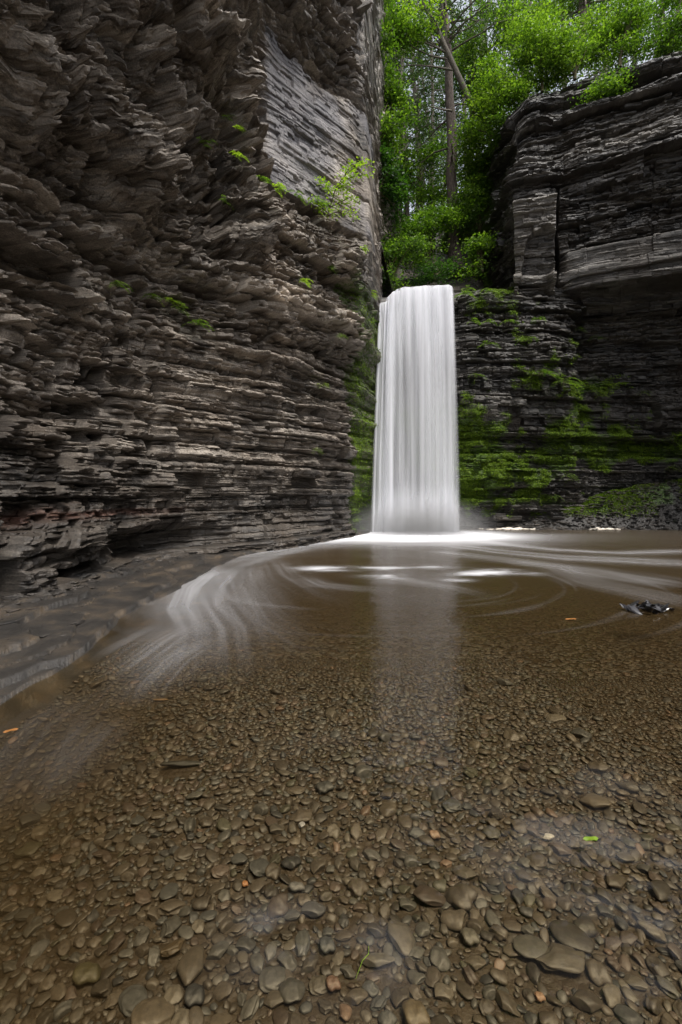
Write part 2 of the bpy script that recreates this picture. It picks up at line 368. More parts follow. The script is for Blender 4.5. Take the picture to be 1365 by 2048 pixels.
    tone = tone*(1-.32*low)+ceil*.35*(fl-.45)
    tone = tone+.25*np.exp(-((Z-6.1)/.4)**4)*(1-slab)*ss(8, 9.5, U)
    at = {'moss': pad(moss).ravel(), 'wet': pad(wet).ravel(), 'red': pad(red).ravel(), 'tone': pad(tone).ravel(), 'blue': pad(slab*.8*ss(.3, .55, fbm(S*.6, Z*.6, 112, 3))).ravel()}
    me = mesh_np('cliff', co.reshape(-1, 3), gridfaces(len(zs)+4, len(us))[:, ::-1], M['rock'], False, at)
    obj('left_cliff', me, kind='structure')
    return co, us, zs
Lco, Lus, Lzs = build_left()
def left_point(u, z):
    i = min(np.searchsorted(Lzs, z), len(Lzs)-1); j = min(np.searchsorted(Lus, u), len(Lus)-1); return Lco[i, j]

# ------------------------------------------------------------------ wall behind the fall and right cliff
zr2 = [-.9, 0, 2, 4, 6, 7.4, 8.3, 8.75, 9.1]
def c2(px, ys): return [PXY(px, y) for y in ys]
Rc = [c2(690, [16.2]*9), c2(745, [16.9]*6+[16.8]*3),
      c2(800, [16.9]*6+[16.8, 16.9, 17.4]), c2(905, [16.8]*6+[16.7, 16.8, 17.3]),
      c2(960, [17.0, 16.9, 16.8, 16.7, 16.6, 16.6, 16.7, 16.8, 17.6]),
      c2(1040, [17.5, 17.4, 17.2, 17.1, 16.9, 16.8, 16.9, 17.0, 17.6]),
      c2(1150, [17.9, 17.8, 17.6, 17.4, 17.1, 16.95, 16.9, 16.95, 17.0]),
      c2(1168, [18.3, 18.2, 18.0, 17.8, 17.7, 17.6, 17.6, 17.6, 17.8]),
      c2(1260, [18.7, 18.6, 18.4, 18.0, 17.7, 17.4, 17.2, 17.2, 17.4]),
      c2(1365, [19.0, 18.9, 18.6, 18.1, 17.6, 17.1, 16.7, 16.7, 17.0]),
      c2(1560, [18.6, 18.4, 18.0, 17.5, 16.6, 16.1, 15.7, 15.7, 16]),
      [(19.5, 12)]*9, [(18.5, 4)]*9, [(16.5, -6)]*9, [(15, -14)]*9]
zs2 = np.r_[np.arange(-.9, 0, .05), np.arange(0, 9.11, .02)]
us2 = [np.linspace(0, 1, 30, endpoint=False)]
for a, n in ((1, 40), (2, 80), (3, 50), (4, 72), (5, 95), (6, 26), (7, 80), (8, 92), (9, 60)): us2.append(np.linspace(a, a+1, n, endpoint=False))
us2.append(np.linspace(10, 14, 150)); us2 = np.concatenate(us2)
def build_back():
    B, s, nrm = cliff_surface(Rc, zr2, zs2, us2, 3)
    Z, S = np.meshgrid(zs2, s, indexing='ij'); U = np.broadcast_to(us2[None], Z.shape)
    S = S+0.15*(fbm(S*.7, Z*.7, 203)-.5)
    d1, t1 = strata(S, Z, 21, .45, 1.6, .13, .16, .12, .07, .020, .12)
    d2, t2 = strata(S, Z, 22, .13, .55, .06, .08, .22, .045, .012, .08)
    d3, t3 = strata(S, Z, 23, .045, .22, .022, .03, .3, .015, .009, .03)
    rough = fbm(S*1.2, Z*1.8, 231, 5)-.5; big = fbm(S*.3, Z*.35, 233, 3)-.5
    d = d1+d2*1.2+d3*1.2+.14*rough+.7*big
    # steps in plan: joint-bounded piers
    d = d+.30*ss(6.85, 6.9, U+.1*(vn(Z, Z*0, 240)-.5))*(-1)*ss(5.6, 5.8, Z)
    top = ss(8.6, 9.1, Z); d = d*(1-.8*top)
    fall = pz_weight(U, 1.3, 3.0, .25); d = d*(1-.55*fall)-.1*fall
    X = B[..., 0]+nrm[None, :, 0]*d; Y = B[..., 1]+nrm[None, :, 1]*d
    co = np.stack([X, Y, Z-.0*Z], -1)
    # lip: lower where the water pours over
    lipz = np.interp(us2, [0, 1, 1.3, 2.0, 2.7, 3.1, 4, 5, 6, 14], [0, -.4, -.40, -.14, -.12, -.10, .12, .15, 0, 0])
    co[..., 2] += lipz[None]*ss(7, 9, Z)
    caps = []
    for bk, up in ((1.5, .05), (4, .1)):
        c = co[-1].copy(); c[:, :2] -= nrm*bk; c[:, 2] += up; caps.append(c[None])
    co2 = np.concatenate([co]+caps, 0); pad = lambda a: np.concatenate([a]+[a[-1:]]*2, 0)
    mz = ss(.3, 1.2, Z)*(1-ss(4.6, 7.0, Z+2.0*(vn(S*.35, Z*.2, 251)-.5)))
    patch = fbm(S*.45, Z*.6, 252, 3)
    moss = .63*mz*ss(.25, .5, patch)*(1-.55*ss(7.2, 8.5, U)*ss(3.0, 4.5, Z))
    moss = np.maximum(moss, .50*ss(7.6, 8.0, Z)*pz_weight(U, 3.2, 5.2, .4))
    moss = np.maximum(moss, .45*(1-ss(8.2, 8.8, Z))*pz_weight(U, 3.2, 6.6, .5)*ss(.5, .62, fbm(S*.9, Z*.9, 254, 3)))
    moss = np.maximum(moss, .55*(1-ss(1.0, 1.5, U)))
    wet = np.clip(.45+.6*(fbm(S*.6, Z*.5, 256, 3)-.4), 0, 1)
    tone = np.clip(.3*t1+.35*t2+.35*t3, 0, 1)
    at = {'moss': pad(moss).ravel(), 'wet': pad(wet).ravel(), 'red': 0*pad(moss).ravel(), 'tone': pad(tone).ravel()}
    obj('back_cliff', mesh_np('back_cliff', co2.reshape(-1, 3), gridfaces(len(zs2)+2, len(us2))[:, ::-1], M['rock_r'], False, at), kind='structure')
    return co, moss, nrm
Bco, Bmoss, Bnrm = build_back()

zr3 = [8.2, 8.7, 8.9, 10.2, 10.4, 12.0, 12.3, 14, 15.5, 17.3]
def c3(px, ys): return [PXY(px, y) for y in ys]
Uc = [[(7.6, 34)]*10, [(7.2, 28)]*10, [(7.0, 24)]*10, [(6.7, 21)]*10,
      [(6.45, 19.3), (6.4, 19.2), (6.4, 19), (6.4, 19), (6.4, 19), (6.4, 19), (6.45, 19), (6.5, 19.1), (6.6, 19.2), (6.8, 19.4)],
      c3(1020, [18.1, 17.6, 17.4, 17.3, 17.3, 17.2, 17.3, 17.4, 17.7, 18.2]),
      c3(1052, [18.1, 17.4, 17.1, 17.0, 17.0, 16.9, 17.0, 17.1, 17.3, 17.8]),
      c3(1115, [18.2, 17.7, 17.0, 16.8, 16.8, 16.6, 16.8, 16.9, 17.0, 17.4]),
      c3(1160, [17.5, 17.1, 16.65, 16.5, 16.6, 16.5, 16.5, 16.4, 16.7, 17.1]),
      c3(1250, [17.3, 16.9, 16.15, 15.9, 16.1, 16.0, 15.9, 16.0, 16.2, 16.6]),
      c3(1365, [16.8, 16.4, 15.55, 15.3, 15.5, 15.3, 15.2, 15.2, 15.4, 15.8]),
      c3(1560, [15.8, 15.4, 14.7, 14.4, 14.5, 14.3, 14.2, 14.2, 14.3, 14.8]),
      [(17.5, 10)]*10, [(16.5, 3)]*10, [(15.5, -6)]*10, [(14, -14)]*10]
zs3 = np.arange(8.2, 17.31, .021)
us3 = [np.linspace(0, 3, 60, endpoint=False), np.linspace(3, 4, 30, endpoint=False), np.linspace(4, 5, 60, endpoint=False)]
for a, n in ((5, 34), (6, 50), (7, 42), (8, 78), (9, 94), (10, 60)): us3.append(np.linspace(a, a+1, n, endpoint=False))
us3.append(np.linspace(11, 15, 150)); us3 = np.concatenate(us3)
def build_right():
    B, s, nrm = cliff_surface(Uc, zr3, zs3, us3, 3)
    Z, S = np.meshgrid(zs3, s, indexing='ij'); U = np.broadcast_to(us3[None], Z.shape)
    S = S+0.2*(fbm(S*.7, Z*.7, 303)-.5)
    # beds wave across the face
    Zw = Z+.22*(fbm(S*.22, Z*.25, 305, 3)-.5)
    d1, t1 = strata(S, Zw, 31, .42, 2.2, .16, .16, .10, .06, .022, .25)
    d2, t2 = strata(S, Zw, 32, .13, .8, .065, .07, .15, .035, .013, .12)
    d3, t3 = strata(S, Zw, 33, .05, .35, .024, .03, .2, .015, .009, .06)
    rough = fbm(S*.9, Z*2.2, 331, 5)-.5; big = fbm(S*.3, Z*.5, 333, 3)-.5
    band = ss(8.85, 8.95, Z)*(1-ss(10.2, 10.4, Z))*ss(7.0, 7.5, U)
    d = (1-.75*band)*(d1+d2+d3+.18*rough+.12*(ridge(S*2, Z*6, 335, 3)-.5))+.7*big*(1-.5*band)
    # square-topped buttress with an arched hollow below, and the joint at its right
    but = pz_weight(U, 5.35, 6.9, .06)*(1-ss(12.05, 12.2, Z))
    d = d*(1-.4*but)+.40*but
    arch = ss(.0, .25, 1-((U-6.1)/.75)**2-np.clip(Z-10.2, 0, 9)**2/.55)*(Z < 11.4)
    arch = ss(.15, .5, 1-((U-6.25-.25*np.clip(Z-9.5, -1, 2))/.62)**2-np.clip(Z-10.3, 0, 9)**2/.6+.7*(fbm(S*1.8, Z*1.8, 345, 3)-.5))*(Z < 11.4)
    d = d-.26*arch*pz_weight(U, 5.3, 6.9, .05)
    d = d-.6*np.exp(-((U-7.0-.1*(vn(Z, Z*0, 340)-.5))/.05)**2)*(1-ss(12.4, 12.8, Z))
    under = (1-ss(8.75, 8.95, Z)); d = d*(1-.2*under)
    X = B[..., 0]+nrm[None, :, 0]*d; Y = B[..., 1]+nrm[None, :, 1]*d
    topz = np.interp(us3, [0, 3, 4, 5, 6, 8, 9, 10, 15], [3.0, .2, -.5, -.9, -.5, -.4, -.3, -.5, -.3])
    zz = Z+topz[None]*ss(12.5, 17.3, Z)+.35*(vn(S*.8, S*0, 350)-.5)*ss(14, 17, Z)
    co = np.stack([X, Y, zz], -1)
    caps = []
    for bk, up in ((.4, .12), (1.5, .5), (4, 1.3), (10, 3.5), (20, 7)):
        c = co[-1].copy(); c[:, :2] -= nrm*bk; c[:, 2] += up; caps.append(c[None])
    co2 = np.concatenate([co]+caps, 0); pad = lambda a: np.concatenate([a]+[a[-1:]*1]*5, 0)
    moss = .5*ss(15.8, 17.2, Z)+.75*(1-ss(3.0, 4.2, U+(vn(S, Z, 360)-.5)))
    wet = np.clip(.35+.7*(fbm(S*.5, Z*.5, 356, 3)-.45)+.5*(1-ss(3.5, 5.5, U)), 0, 1)*(1-.7*band)*(1-.8*but)
    tone = np.clip(.3*t1+.35*t2+.35*t3+.12*band+.25*but*(1-arch)+.25*ss(13.2, 14.2, Z)*ss(8.5, 9.5, U)*(1-ss(15, 15.6, Z)), 0, 1)
    at = {'moss': pad(moss).ravel(), 'wet': pad(wet).ravel(), 'red': 0*pad(moss).ravel(), 'tone': pad(tone).ravel()}
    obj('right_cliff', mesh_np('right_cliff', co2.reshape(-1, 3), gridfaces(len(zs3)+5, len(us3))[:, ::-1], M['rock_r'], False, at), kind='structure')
    return co, nrm
Rco, Rnrm = build_right()

# ------------------------------------------------------------------ wooded hillside above the lip
def hill_z(x, y):
    xc = 4.0+.12*(y-16)
    fl = 8.55+np.clip(y-17.5, 0, 4.5)*.75+np.clip(y-22, 0, 100)*.64
    XR = np.interp(y, [16, 21, 28, 40, 90], [7.1, 7.2, 7.6, 12, 25])
    XL = np.interp(y, [16, 20, 26, 38, 90], [1.3, 1.8, 2.8, 5.0, 0])
    side = np.clip(x-XR+.5, 0, 99)*4.0+np.clip(XL+.6-x, 0, 99)*4.0
    plR = 16.9+.5*np.clip(y-17, 0, 60)+.15*np.clip(x-8, 0, 20); plL = 20.5+.1*np.clip(y-17, 0, 60)
    pl = np.where(x > xc, np.maximum(plR, fl), np.maximum(plL, fl))
    return np.minimum(fl+side, pl)+.5*(fbm(x*.5, y*.5, 401, 4)-.5)+.25*(fbm(x*2, y*2, 405, 3)-.5)
def build_hill():
    xs = np.r_[np.linspace(-45, 0, 40, endpoint=False), np.linspace(0, 14, 190, endpoint=False), np.linspace(14, 60, 70)]
    ys = np.r_[np.linspace(17.1, 30, 130, endpoint=False), np.linspace(30, 95, 110)]
    Y, X = np.meshgrid(ys, xs, indexing='ij'); Z = hill_z(X, Y)
    # tucked under the cliff tops near the front edge
    front = (X > 7.3) & (Y < 18.6); Z = np.where(front, np.minimum(Z, 14.0), Z)
    n = Z.size; at = {'moss': np.full(n, .42), 'wet': np.full(n, .5), 'red': np.zeros(n), 'tone': fbm(X*2, Y*2, 410, 3).ravel()}
    obj('hillside', mesh_np('hillside', np.stack([X, Y, Z], -1).reshape(-1, 3), gridfaces(len(ys), len(xs)), M['soil'], True, at), kind='structure')
build_hill()

# ------------------------------------------------------------------ pool bed, ledge, bank
SH = np.array([(-2.0, -14), (-2.05, 1), (-2.08, 2.78), (-2.12, 3.5), (-2.30, 4.75), (-2.25, 6.7), (-2.35, 8.3), (-2.1, 9.9), (-1.1, 11.9), (.3, 13.9), (.95, 15.6), (1.0, 17)])
def poly_dist(X, Y, PL, signed=True):
    best = np.full(X.shape, 1e9); sg = np.zeros(X.shape); tt = np.zeros(X.shape); acc = 0
    for a, b in zip(PL[:-1], PL[1:]):
        dx, dy = b[0]-a[0], b[1]-a[1]; L2 = dx*dx+dy*dy; L_ = math.sqrt(L2)
        t = np.clip(((X-a[0])*dx+(Y-a[1])*dy)/L2, 0, 1)
        ex = X-a[0]-t*dx; ey = Y-a[1]-t*dy; d = np.hypot(ex, ey)
        m = d < best; best = np.where(m, d, best); sg = np.where(m, np.sign(dx*ey-dy*ex), sg); tt = np.where(m, acc+t*L_, tt); acc += L_
    return best, sg, tt
def bed_z(X, Y):
    d, sg, _ = poly_dist(X, Y, SH)
    sd = d*sg+.35*(fbm(X*1.1, Y*1.1, 501, 4)-.5)          # positive on the ledge side
    lay = np.floor(sd/.22+1.2*fbm(X*.9, Y*.9, 503, 3))
    u_ = sd/.40+3.2*fbm(X*1.1, Y*.8, 503, 5); fl_ = np.floor(u_); fr2 = u_-fl_
    top = .012+.075*np.clip(sd, 0, 3)+.030*(h2(fl_, fl_*0, 504)-.35)+.035*(ss(.0, .10, fr2)-fr2)+.045*(fbm(X*2.0, Y*1.2, 505, 5)-.5)*ss(.1, .5, sd)+.05*(ridge(X*3, Y*3, 506, 4)-.5)*ss(.7, 1.1, sd)
    depth = np.interp(Y, [0, 2.6, 3.4, 5, 7, 10, 40], [.045, .06, .10, .22, .36, .5, .6])
    sub = .05+.05*np.clip(-sd-.3, 0, 9)+1.2*np.clip(-sd-.75, 0, 9)*ss(3.2, 4.2, Y)+.5*np.clip(-sd-.1, 0, .5)*(1-ss(2.9, 3.6, Y))
    chan = .20*np.exp(-((X+1.45)/.42)**2)*(1-ss(2.6, 3.4, Y))
    dep = np.minimum(depth+chan, np.maximum(sub, .03))
    dep = np.where(Y < 3.0, depth+chan*ss(0, .5, -sd)+0*sub, dep)
    dep = dep*ss(-.02, .12, -sd)+.004
    z = np.where(sd > 0, top, -dep+.02*ss(-.1, 0, sd))
    z = z+(sd < 0)*.03*(fbm(X*.9, Y*.9, 509, 3)-.5)
    # far bank below the right cliff
    px = CX+F*X/np.maximum(Y, .5)
    Hb = np.interp(px, [925, 1000, 1120, 1250, 1365, 1700], [.25, .4, .8, 1.55, 1.95, 2.0])
    ysh = 16.9+.25*(vn(X*.8, X*0, 511)-.5)+(px < 925)*9
    bank = ss(0, 1.15, Y-ysh)*Hb+.3*(fbm(X*1.6, Y*1.6, 513, 4)-.45)*ss(0, .6, Y-ysh)
    z = np.where(Y > ysh, bank-.01, z)
    z = np.where(Y < ysh, np.minimum(z, np.where(X > 1.5, -.02-.5*np.clip(ysh-Y, 0, .6), 9)), z)
    return z, sd
azd = np.r_[np.linspace(-178, -46, 110, endpoint=False), np.linspace(-46, 42, 880, endpoint=False), np.linspace(42, 182, 110)]
def polar(r0, r1, n):
    R = np.exp(np.linspace(math.log(r0), math.log(r1), n)); A = np.radians(azd)
    return R[:, None]*np.sin(A)[None], R[:, None]*np.cos(A)[None]
m, t, b = newmat('river_bed'); L = t.links
tc = N(t, 'ShaderNodeTexCoord')
vo = N(t, 'ShaderNodeTexVoronoi', i_Scale=26.0); L.new(tc.outputs['Object'], vo.inputs[0])
no = N(t, 'ShaderNodeTexNoise', i_Scale=3.0, i_Detail=8.0, i_Roughness=.65); L.new(tc.outputs['Object'], no.inputs[0])
nf_ = N(t, 'ShaderNodeTexNoise', i_Scale=45.0, i_Detail=6.0, i_Roughness=.7); L.new(tc.outputs['Object'], nf_.inputs[0])
gv = ramp(t, [(0, (0.02, 0.014, 0.009)), (.5, (0.05, 0.037, 0.023)), (1, (0.08, 0.063, 0.045))], vo.outputs['Color'])
gv2 = mixc(t, ramp(t, [(0.35, (0, 0, 0)), (0.6, (1, 1, 1))], no.outputs[0]).outputs[0], gv.outputs[0], (0.034, 0.024, 0.013))
lg = ramp(t, [(0.32, (0.014, 0.013, 0.012)), (0.5, (0.036, 0.032, 0.028)), (0.6, (0.066, 0.052, 0.038)), (0.72, (0.11, 0.085, 0.058))], mth(t, 'ADD', mth(t, 'MULTIPLY', no.outputs[0], .75), mth(t, 'MULTIPLY', nf_.outputs[0], .25)))
bk = ramp(t, [(0.35, (0.008, 0.008, 0.008)), (0.6, (0.035, 0.03, 0.026)), (0.75, (0.10, 0.085, 0.07))], nf_.outputs[0])
lg2 = mixc(t, mth(t, 'MULTIPLY', mth(t, 'MULTIPLY', attr(t, 'edgeline').outputs['Fac'], ramp(t, [(0.46, (0, 0, 0)), (0.66, (1, 1, 1))], no.outputs[0]).outputs[0]), .7), lg.outputs[0], (0.13, 0.095, 0.06))
c_ = mixc(t, attr(t, 'ledge').outputs['Fac'], gv2, lg2)
c_ = mixc(t, attr(t, 'bank').outputs['Fac'], c_, bk.outputs[0])
mk = mth(t, 'MULTIPLY', mth(t, 'SUBTRACT', mth(t, 'ADD', attr(t, 'moss').outputs['Fac'], nf_.outputs[0]), 1.0), 6.0, clamp=True)
c_ = mixc(t, mk, c_, (0.06, 0.12, 0.008)); L.new(c_, b.inputs['Base Color'])
L.new(mth(t, 'ADD', .30, mth(t, 'MULTIPLY', nf_.outputs[0], .35)), b.inputs['Roughness'])
bp = N(t, 'ShaderNodeBump', i_Strength=.6, i_Distance=.02)
L.new(mth(t, 'ADD', mth(t, 'MULTIPLY', vo.outputs['Distance'], mth(t, 'SUBTRACT', 0.0, mth(t, 'SUBTRACT', 1.0, attr(t, 'ledge').outputs['Fac']))), mth(t, 'ADD', nf_.outputs[0], mth(t, 'MULTIPLY', no.outputs[0], 2.0))), bp.inputs['Height']); L.new(bp.outputs[0], b.inputs['Normal'])
M['bed'] = m
def build_bed():
    X, Y = polar(.35, 27, 640); Z, sd = bed_z(X, Y)
    px = CX+F*X/np.maximum(Y, .5)
    bank = ss(-.3, .1, Y-16.9)*(px > 900)
    moss = bank*ss(.3, .6, Z/np.maximum(np.interp(px, [925, 1365], [.2, 1.9]), .1))*.72*ss(.35, .6, fbm(X*.8, Y*.8, 520, 3))*.85
    at = {'edgeline': (1-ss(.02, .09, np.mod(sd/.40+3.2*fbm(X*1.1, Y*.8, 503, 5), 1.0))).ravel(), 'ledge': ss(-.9, -.5, sd+.5*(fbm(X*2, Y*2, 507, 3)-.5)).ravel(), 'bank': bank.ravel(), 'moss': moss.ravel()}
    obj('pool_bed', mesh_np('pool_bed', np.stack([X, Y, Z], -1).reshape(-1, 3), gridfaces(640, len(azd)), M['bed'], True, at), kind='structure')
build_bed()
g = mesh_np('ground', [(-300, -300, -1.6), (300, -300, -1.6), (300, 300, -1.6), (-300, 300, -1.6)], [(0, 1, 2, 3)], M['soil'], False, {'moss': np.full(4, .3), 'wet': np.full(4, .3), 'red': np.zeros(4), 'tone': np.full(4, .5)})
obj('ground', g, kind='structure')

# ------------------------------------------------------------------ water
m, t, b = newmat('pool_water'); L = t.links
foam_sheen = attr(t, 'foam_sheen').outputs['Fac']; murk = attr(t, 'murk').outputs['Fac']; ra = attr(t, 'rough').outputs['Fac']
tr = N(t, 'ShaderNodeBsdfTransparent'); L.new(mixc(t, murk, (0.93, 0.86, 0.71), (0.66, 0.48, 0.24)), tr.inputs[0])
mu = N(t, 'ShaderNodeBsdfDiffuse'); mu.inputs[0].default_value = (0.047, 0.030, 0.0115, 1)
m1 = N(t, 'ShaderNodeMixShader'); L.new(mth(t, 'MULTIPLY', murk, .85), m1.inputs[0]); L.new(tr.outputs[0], m1.inputs[1]); L.new(mu.outputs[0], m1.inputs[2])
gl = N(t, 'ShaderNodeBsdfGlossy'); gl.inputs[0].default_value = (1, 1, 1, 1); L.new(ra, gl.inputs['Roughness'])
tc = N(t, 'ShaderNodeTexCoord'); nz = N(t, 'ShaderNodeTexNoise', i_Scale=5.0, i_Detail=3.0); L.new(tc.outputs['Object'], nz.inputs[0])
bp = N(t, 'ShaderNodeBump', i_Strength=.25, i_Distance=.02); L.new(nz.outputs[0], bp.inputs['Height']); L.new(bp.outputs[0], gl.inputs['Normal'])
fr = N(t, 'ShaderNodeFresnel', i_IOR=1.33)
m2 = N(t, 'ShaderNodeMixShader'); L.new(mth(t, 'MULTIPLY', fr.outputs[0], .62), m2.inputs[0]); L.new(m1.outputs[0], m2.inputs[1]); L.new(gl.outputs[0], m2.inputs[2])
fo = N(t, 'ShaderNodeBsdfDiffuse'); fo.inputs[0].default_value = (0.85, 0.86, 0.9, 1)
m3 = N(t, 'ShaderNodeMixShader'); L.new(foam_sheen, m3.inputs[0]); L.new(m2.outputs[0], m3.inputs[1]); L.new(fo.outputs[0], m3.inputs[2])
L.new(m3.outputs[0], t.nodes['Material Output'].inputs[0]); M['water'] = m

def stroke(X, Y, pts, w0, w1, a, seed, f1=6, f2=.6, fade=True):
    pl = [G(*p) for p in pts]
    d, sg, tt = poly_dist(X, Y, pl); tot = tt.max()+1e-6; u = tt/tot; wd = w0+(w1-w0)*u
    sdv = d*sg
    v = a*np.exp(-(d/wd)**2)*(.40+.70*ss(.2, .85, vn(sdv*f1+9, tt*f2, seed))*(.45+.75*vn(sdv*f1*3, tt*f2*2, seed+1)))
    if fade: v = v*ss(0, .35, u)*(1-ss(.45, 1, u))
    else: v = v*ss(0, .12, u)*(1-ss(.85, 1, u))
    return v
def build_water():
    X, Y = polar(.3, 21, 820)
    foam_sheen = 1.35*np.exp(-np.abs((X-2.75)/2.15)**2.6-np.abs((Y-15.5)/1.25)**2.4)
    foam_sheen += .55*np.exp(-((X-2.4)/3.4)**2-((Y-14.4)/1.3)**2)*(.5+.7*vn(X*.4, Y*2.6, 600))
    foam_sheen += .8*np.exp(-((X-1.5)/2.3)**2-((Y-14.2)/1.1)**2)*(.6+.5*vn(X*.4, Y*2.6, 601))
    foam_sheen += .55*np.exp(-np.abs((X-2.4)/2.6)**2.5-((Y-13.4)/1.5)**2)*(.55+.6*vn(X*.5, Y*2.2, 602))
    fs = np.zeros_like(foam_sheen)
    S = [
     ([(760, 1072), (690, 1080), (600, 1093), (520, 1108), (440, 1132), (385, 1180)], .55, .22, .90, 3, 2, .6, True),
     ([(440, 1130), (385, 1175), (372, 1215), (405, 1262), (425, 1300)], .38, .22, .85, 3, 5, .6, True),
     ([(385, 1170), (400, 1210), (430, 1260), (430, 1330), (415, 1400)], .30, .25, .55, 13, 6, .6, True),
     ([(440, 1130), (455, 1160), (470, 1210), (500, 1250)], .22, .2, .40, 23, 8, .6, True),
     ([(500, 1120), (510, 1170), (550, 1215), (600, 1248), (650, 1265)], .18, .12, .42, 33, 10, .6, True),
     ([(480, 1160), (520, 1240), (600, 1290), (700, 1300)], .16, .12, .35, 43, 12, .6, True),
     ([(540, 1110), (570, 1150), (640, 1190), (720, 1215)], .3, .2, .3, 53, 8, .6, True),
     ([(400, 1240), (330, 1280), (260, 1330), (190, 1370)], .14, .12, .50, 63, 14, 1.0, True),
     ([(420, 1270), (340, 1320), (290, 1370), (260, 1430)], .14, .12, .45, 73, 14, 1.0, True),
     ([(330, 1240), (240, 1290), (170, 1330)], .1, .08, .35, 83, 14, 1.0, True),
     ([(200, 1370), (100, 1450), (20, 1560), (-60, 1720)], .16, .22, .25, 93, 12, 1.0, True),
     ([(240, 1420), (140, 1520), (60, 1640)], .10, .12, .22, 103, 14, 1.0, True),
     ([(280, 1206), (310, 1208)], .06, .05, .4, 113, 5, 1.0, False),
     ([(930, 1078), (1000, 1088), (1120, 1100), (1250, 1106), (1420, 1100)], .35, .30, .50, 163, 5, .3, False),
     ([(900, 1090), (1000, 1103), (1130, 1115), (1280, 1122), (1450, 1128)], .35, .5, .38, 173, 5, .3, False),
     ([(850, 1100), (980, 1115), (1100, 1130), (1230, 1150), (1400, 1178)], .3, .4, .36, 183, 6, .3, False),
     ([(1000, 1120), (1120, 1135), (1180, 1165), (1300, 1190), (1420, 1220)], .25, .3, .22, 193, 8, .3, False),
     ([(720, 1170), (800, 1160), (900, 1175), (1000, 1200)], .2, .2, .22, 203, 10, .3, True),
     ([(600, 1150), (640, 1170), (720, 1178), (830, 1175)], .15, .15, .20, 223, 12, .5, True),
    ]
    for pts, w0, w1, a, sd, f1, f2, fd in S: fs += stroke(X, Y, pts, w0*(1.25 if sd < 110 else 1), w1*(1.6 if sd < 110 else 1), a*(.14 if 90 < sd < 110 else 1.0*(.8 if sd == 3 else .34) if sd < 120 else .75), sd, f1*2.4, f2, fd)
    # faint threads turning round the eddy in the middle of the pool
    cx, cy = .5, 7.0; r = np.hypot((X-cx)*.8, Y-cy); th = np.arctan2(Y-cy, X-cx)
    th_ = vn(r*7+.8*fbm(X, Y, 610, 2), th*1.3, 611)*vn(r*16, th*2, 612)
    foam_sheen += .035*ss(.34, .75, th_)*ss(1.0, 2.5, r)*(1-ss(4.6, 6.5, r))*ss(3.6, 5.2, Y)
    foam_sheen += .05*ss(13.5, 9, Y)*0
    foam_sheen += .34*(1-np.exp(-fs/.5))
    pt = 0
    for (px, py, wx, wy, a) in ((650, 1137, .42, .22, .8), (765, 1136, .36, .16, .8), (772, 1152, .34, .20, .7), (870, 1135, .30, .14, .5), (940, 1148, .30, .16, .6), (1005, 1145, .42, .24, .95), (915, 1160, .2, .14, .4)):
        x0, y0 = G(px, py); pt = pt+a*np.exp(-((X-x0)/wx)**2-((Y-y0)/wy)**2)
    foam_sheen += pt*(.12+.75*ss(.28, .68, fbm(X*1.8, Y*4.0, 650, 5)))
    sheen = 0
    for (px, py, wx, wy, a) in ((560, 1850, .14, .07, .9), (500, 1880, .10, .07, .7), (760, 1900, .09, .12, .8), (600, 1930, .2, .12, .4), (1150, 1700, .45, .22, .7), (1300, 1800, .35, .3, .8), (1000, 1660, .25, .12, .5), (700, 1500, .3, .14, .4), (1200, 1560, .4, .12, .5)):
        x0, y0 = G(px, py); sheen = sheen+a*np.exp(-((X-x0)/wx)**2-((Y-y0)/wy)**2)
    foam_sheen += .032*sheen*ss(.30, .7, fbm(X*5, Y*9, 660, 4)); sheen_ = sheen  # sky sheen on the near ripples, painted as a thin white film
    d, sg, _ = poly_dist(X, Y, SH); Zb, sd = bed_z(X, Y)
    foam_sheen = np.clip(foam_sheen, 0, 1)*(sd < .1)
    murk = np.interp(Y, [0, 2.2, 3.2, 4.5, 6.5, 9, 20], [.02, .05, .15, .38, .68, .90, 1.0])
    shal = ss(.02, .22, -Zb); murk = murk*(.45+.55*shal)
    murk += .18*np.exp(-((X+1.4)/.5)**2)*(1-ss(2.6, 3.4, Y))
    murk += .12*ss(.22, .75, -X/np.maximum(Y, .3))*(1-ss(2.6, 3.3, Y))
    murk = np.clip(murk+.12*(fbm(X*.8, Y*.8, 620, 3)-.5), 0, 1)
    rough = np.interp(Y, [0, 2, 4, 8, 20], [.07, .10, .17, .22, .28])
    # slow swell and near-edge ripples
    Z = .006*(fbm(X*1.5, Y*1.5, 630, 3)-.5)*np.interp(Y, [0, 3, 8], [.8, 1, 3])
    rip = ss(.45, .7, fbm(X*.9+3, Y*.9, 640, 2))*(1-ss(2.2, 3.0, Y))*.7
    Z = Z+rip*.010*(fbm(X*9, Y*14, 641, 3)-.5)+np.clip(sheen_, 0, 1)*.030*(fbm(X*12, Y*16, 642, 3)-.5)
    Z = Z+.10*np.exp(-((X-2.7)/1.5)**2-((Y-15.8)/.5)**2)
    at = {'foam_sheen': foam_sheen.ravel(), 'murk': murk.ravel(), 'rough': (rough*(1-.6*np.clip(sheen_, 0, 1))).ravel()}
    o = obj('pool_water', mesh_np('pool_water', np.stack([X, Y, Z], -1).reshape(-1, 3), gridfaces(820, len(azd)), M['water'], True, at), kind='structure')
build_water()

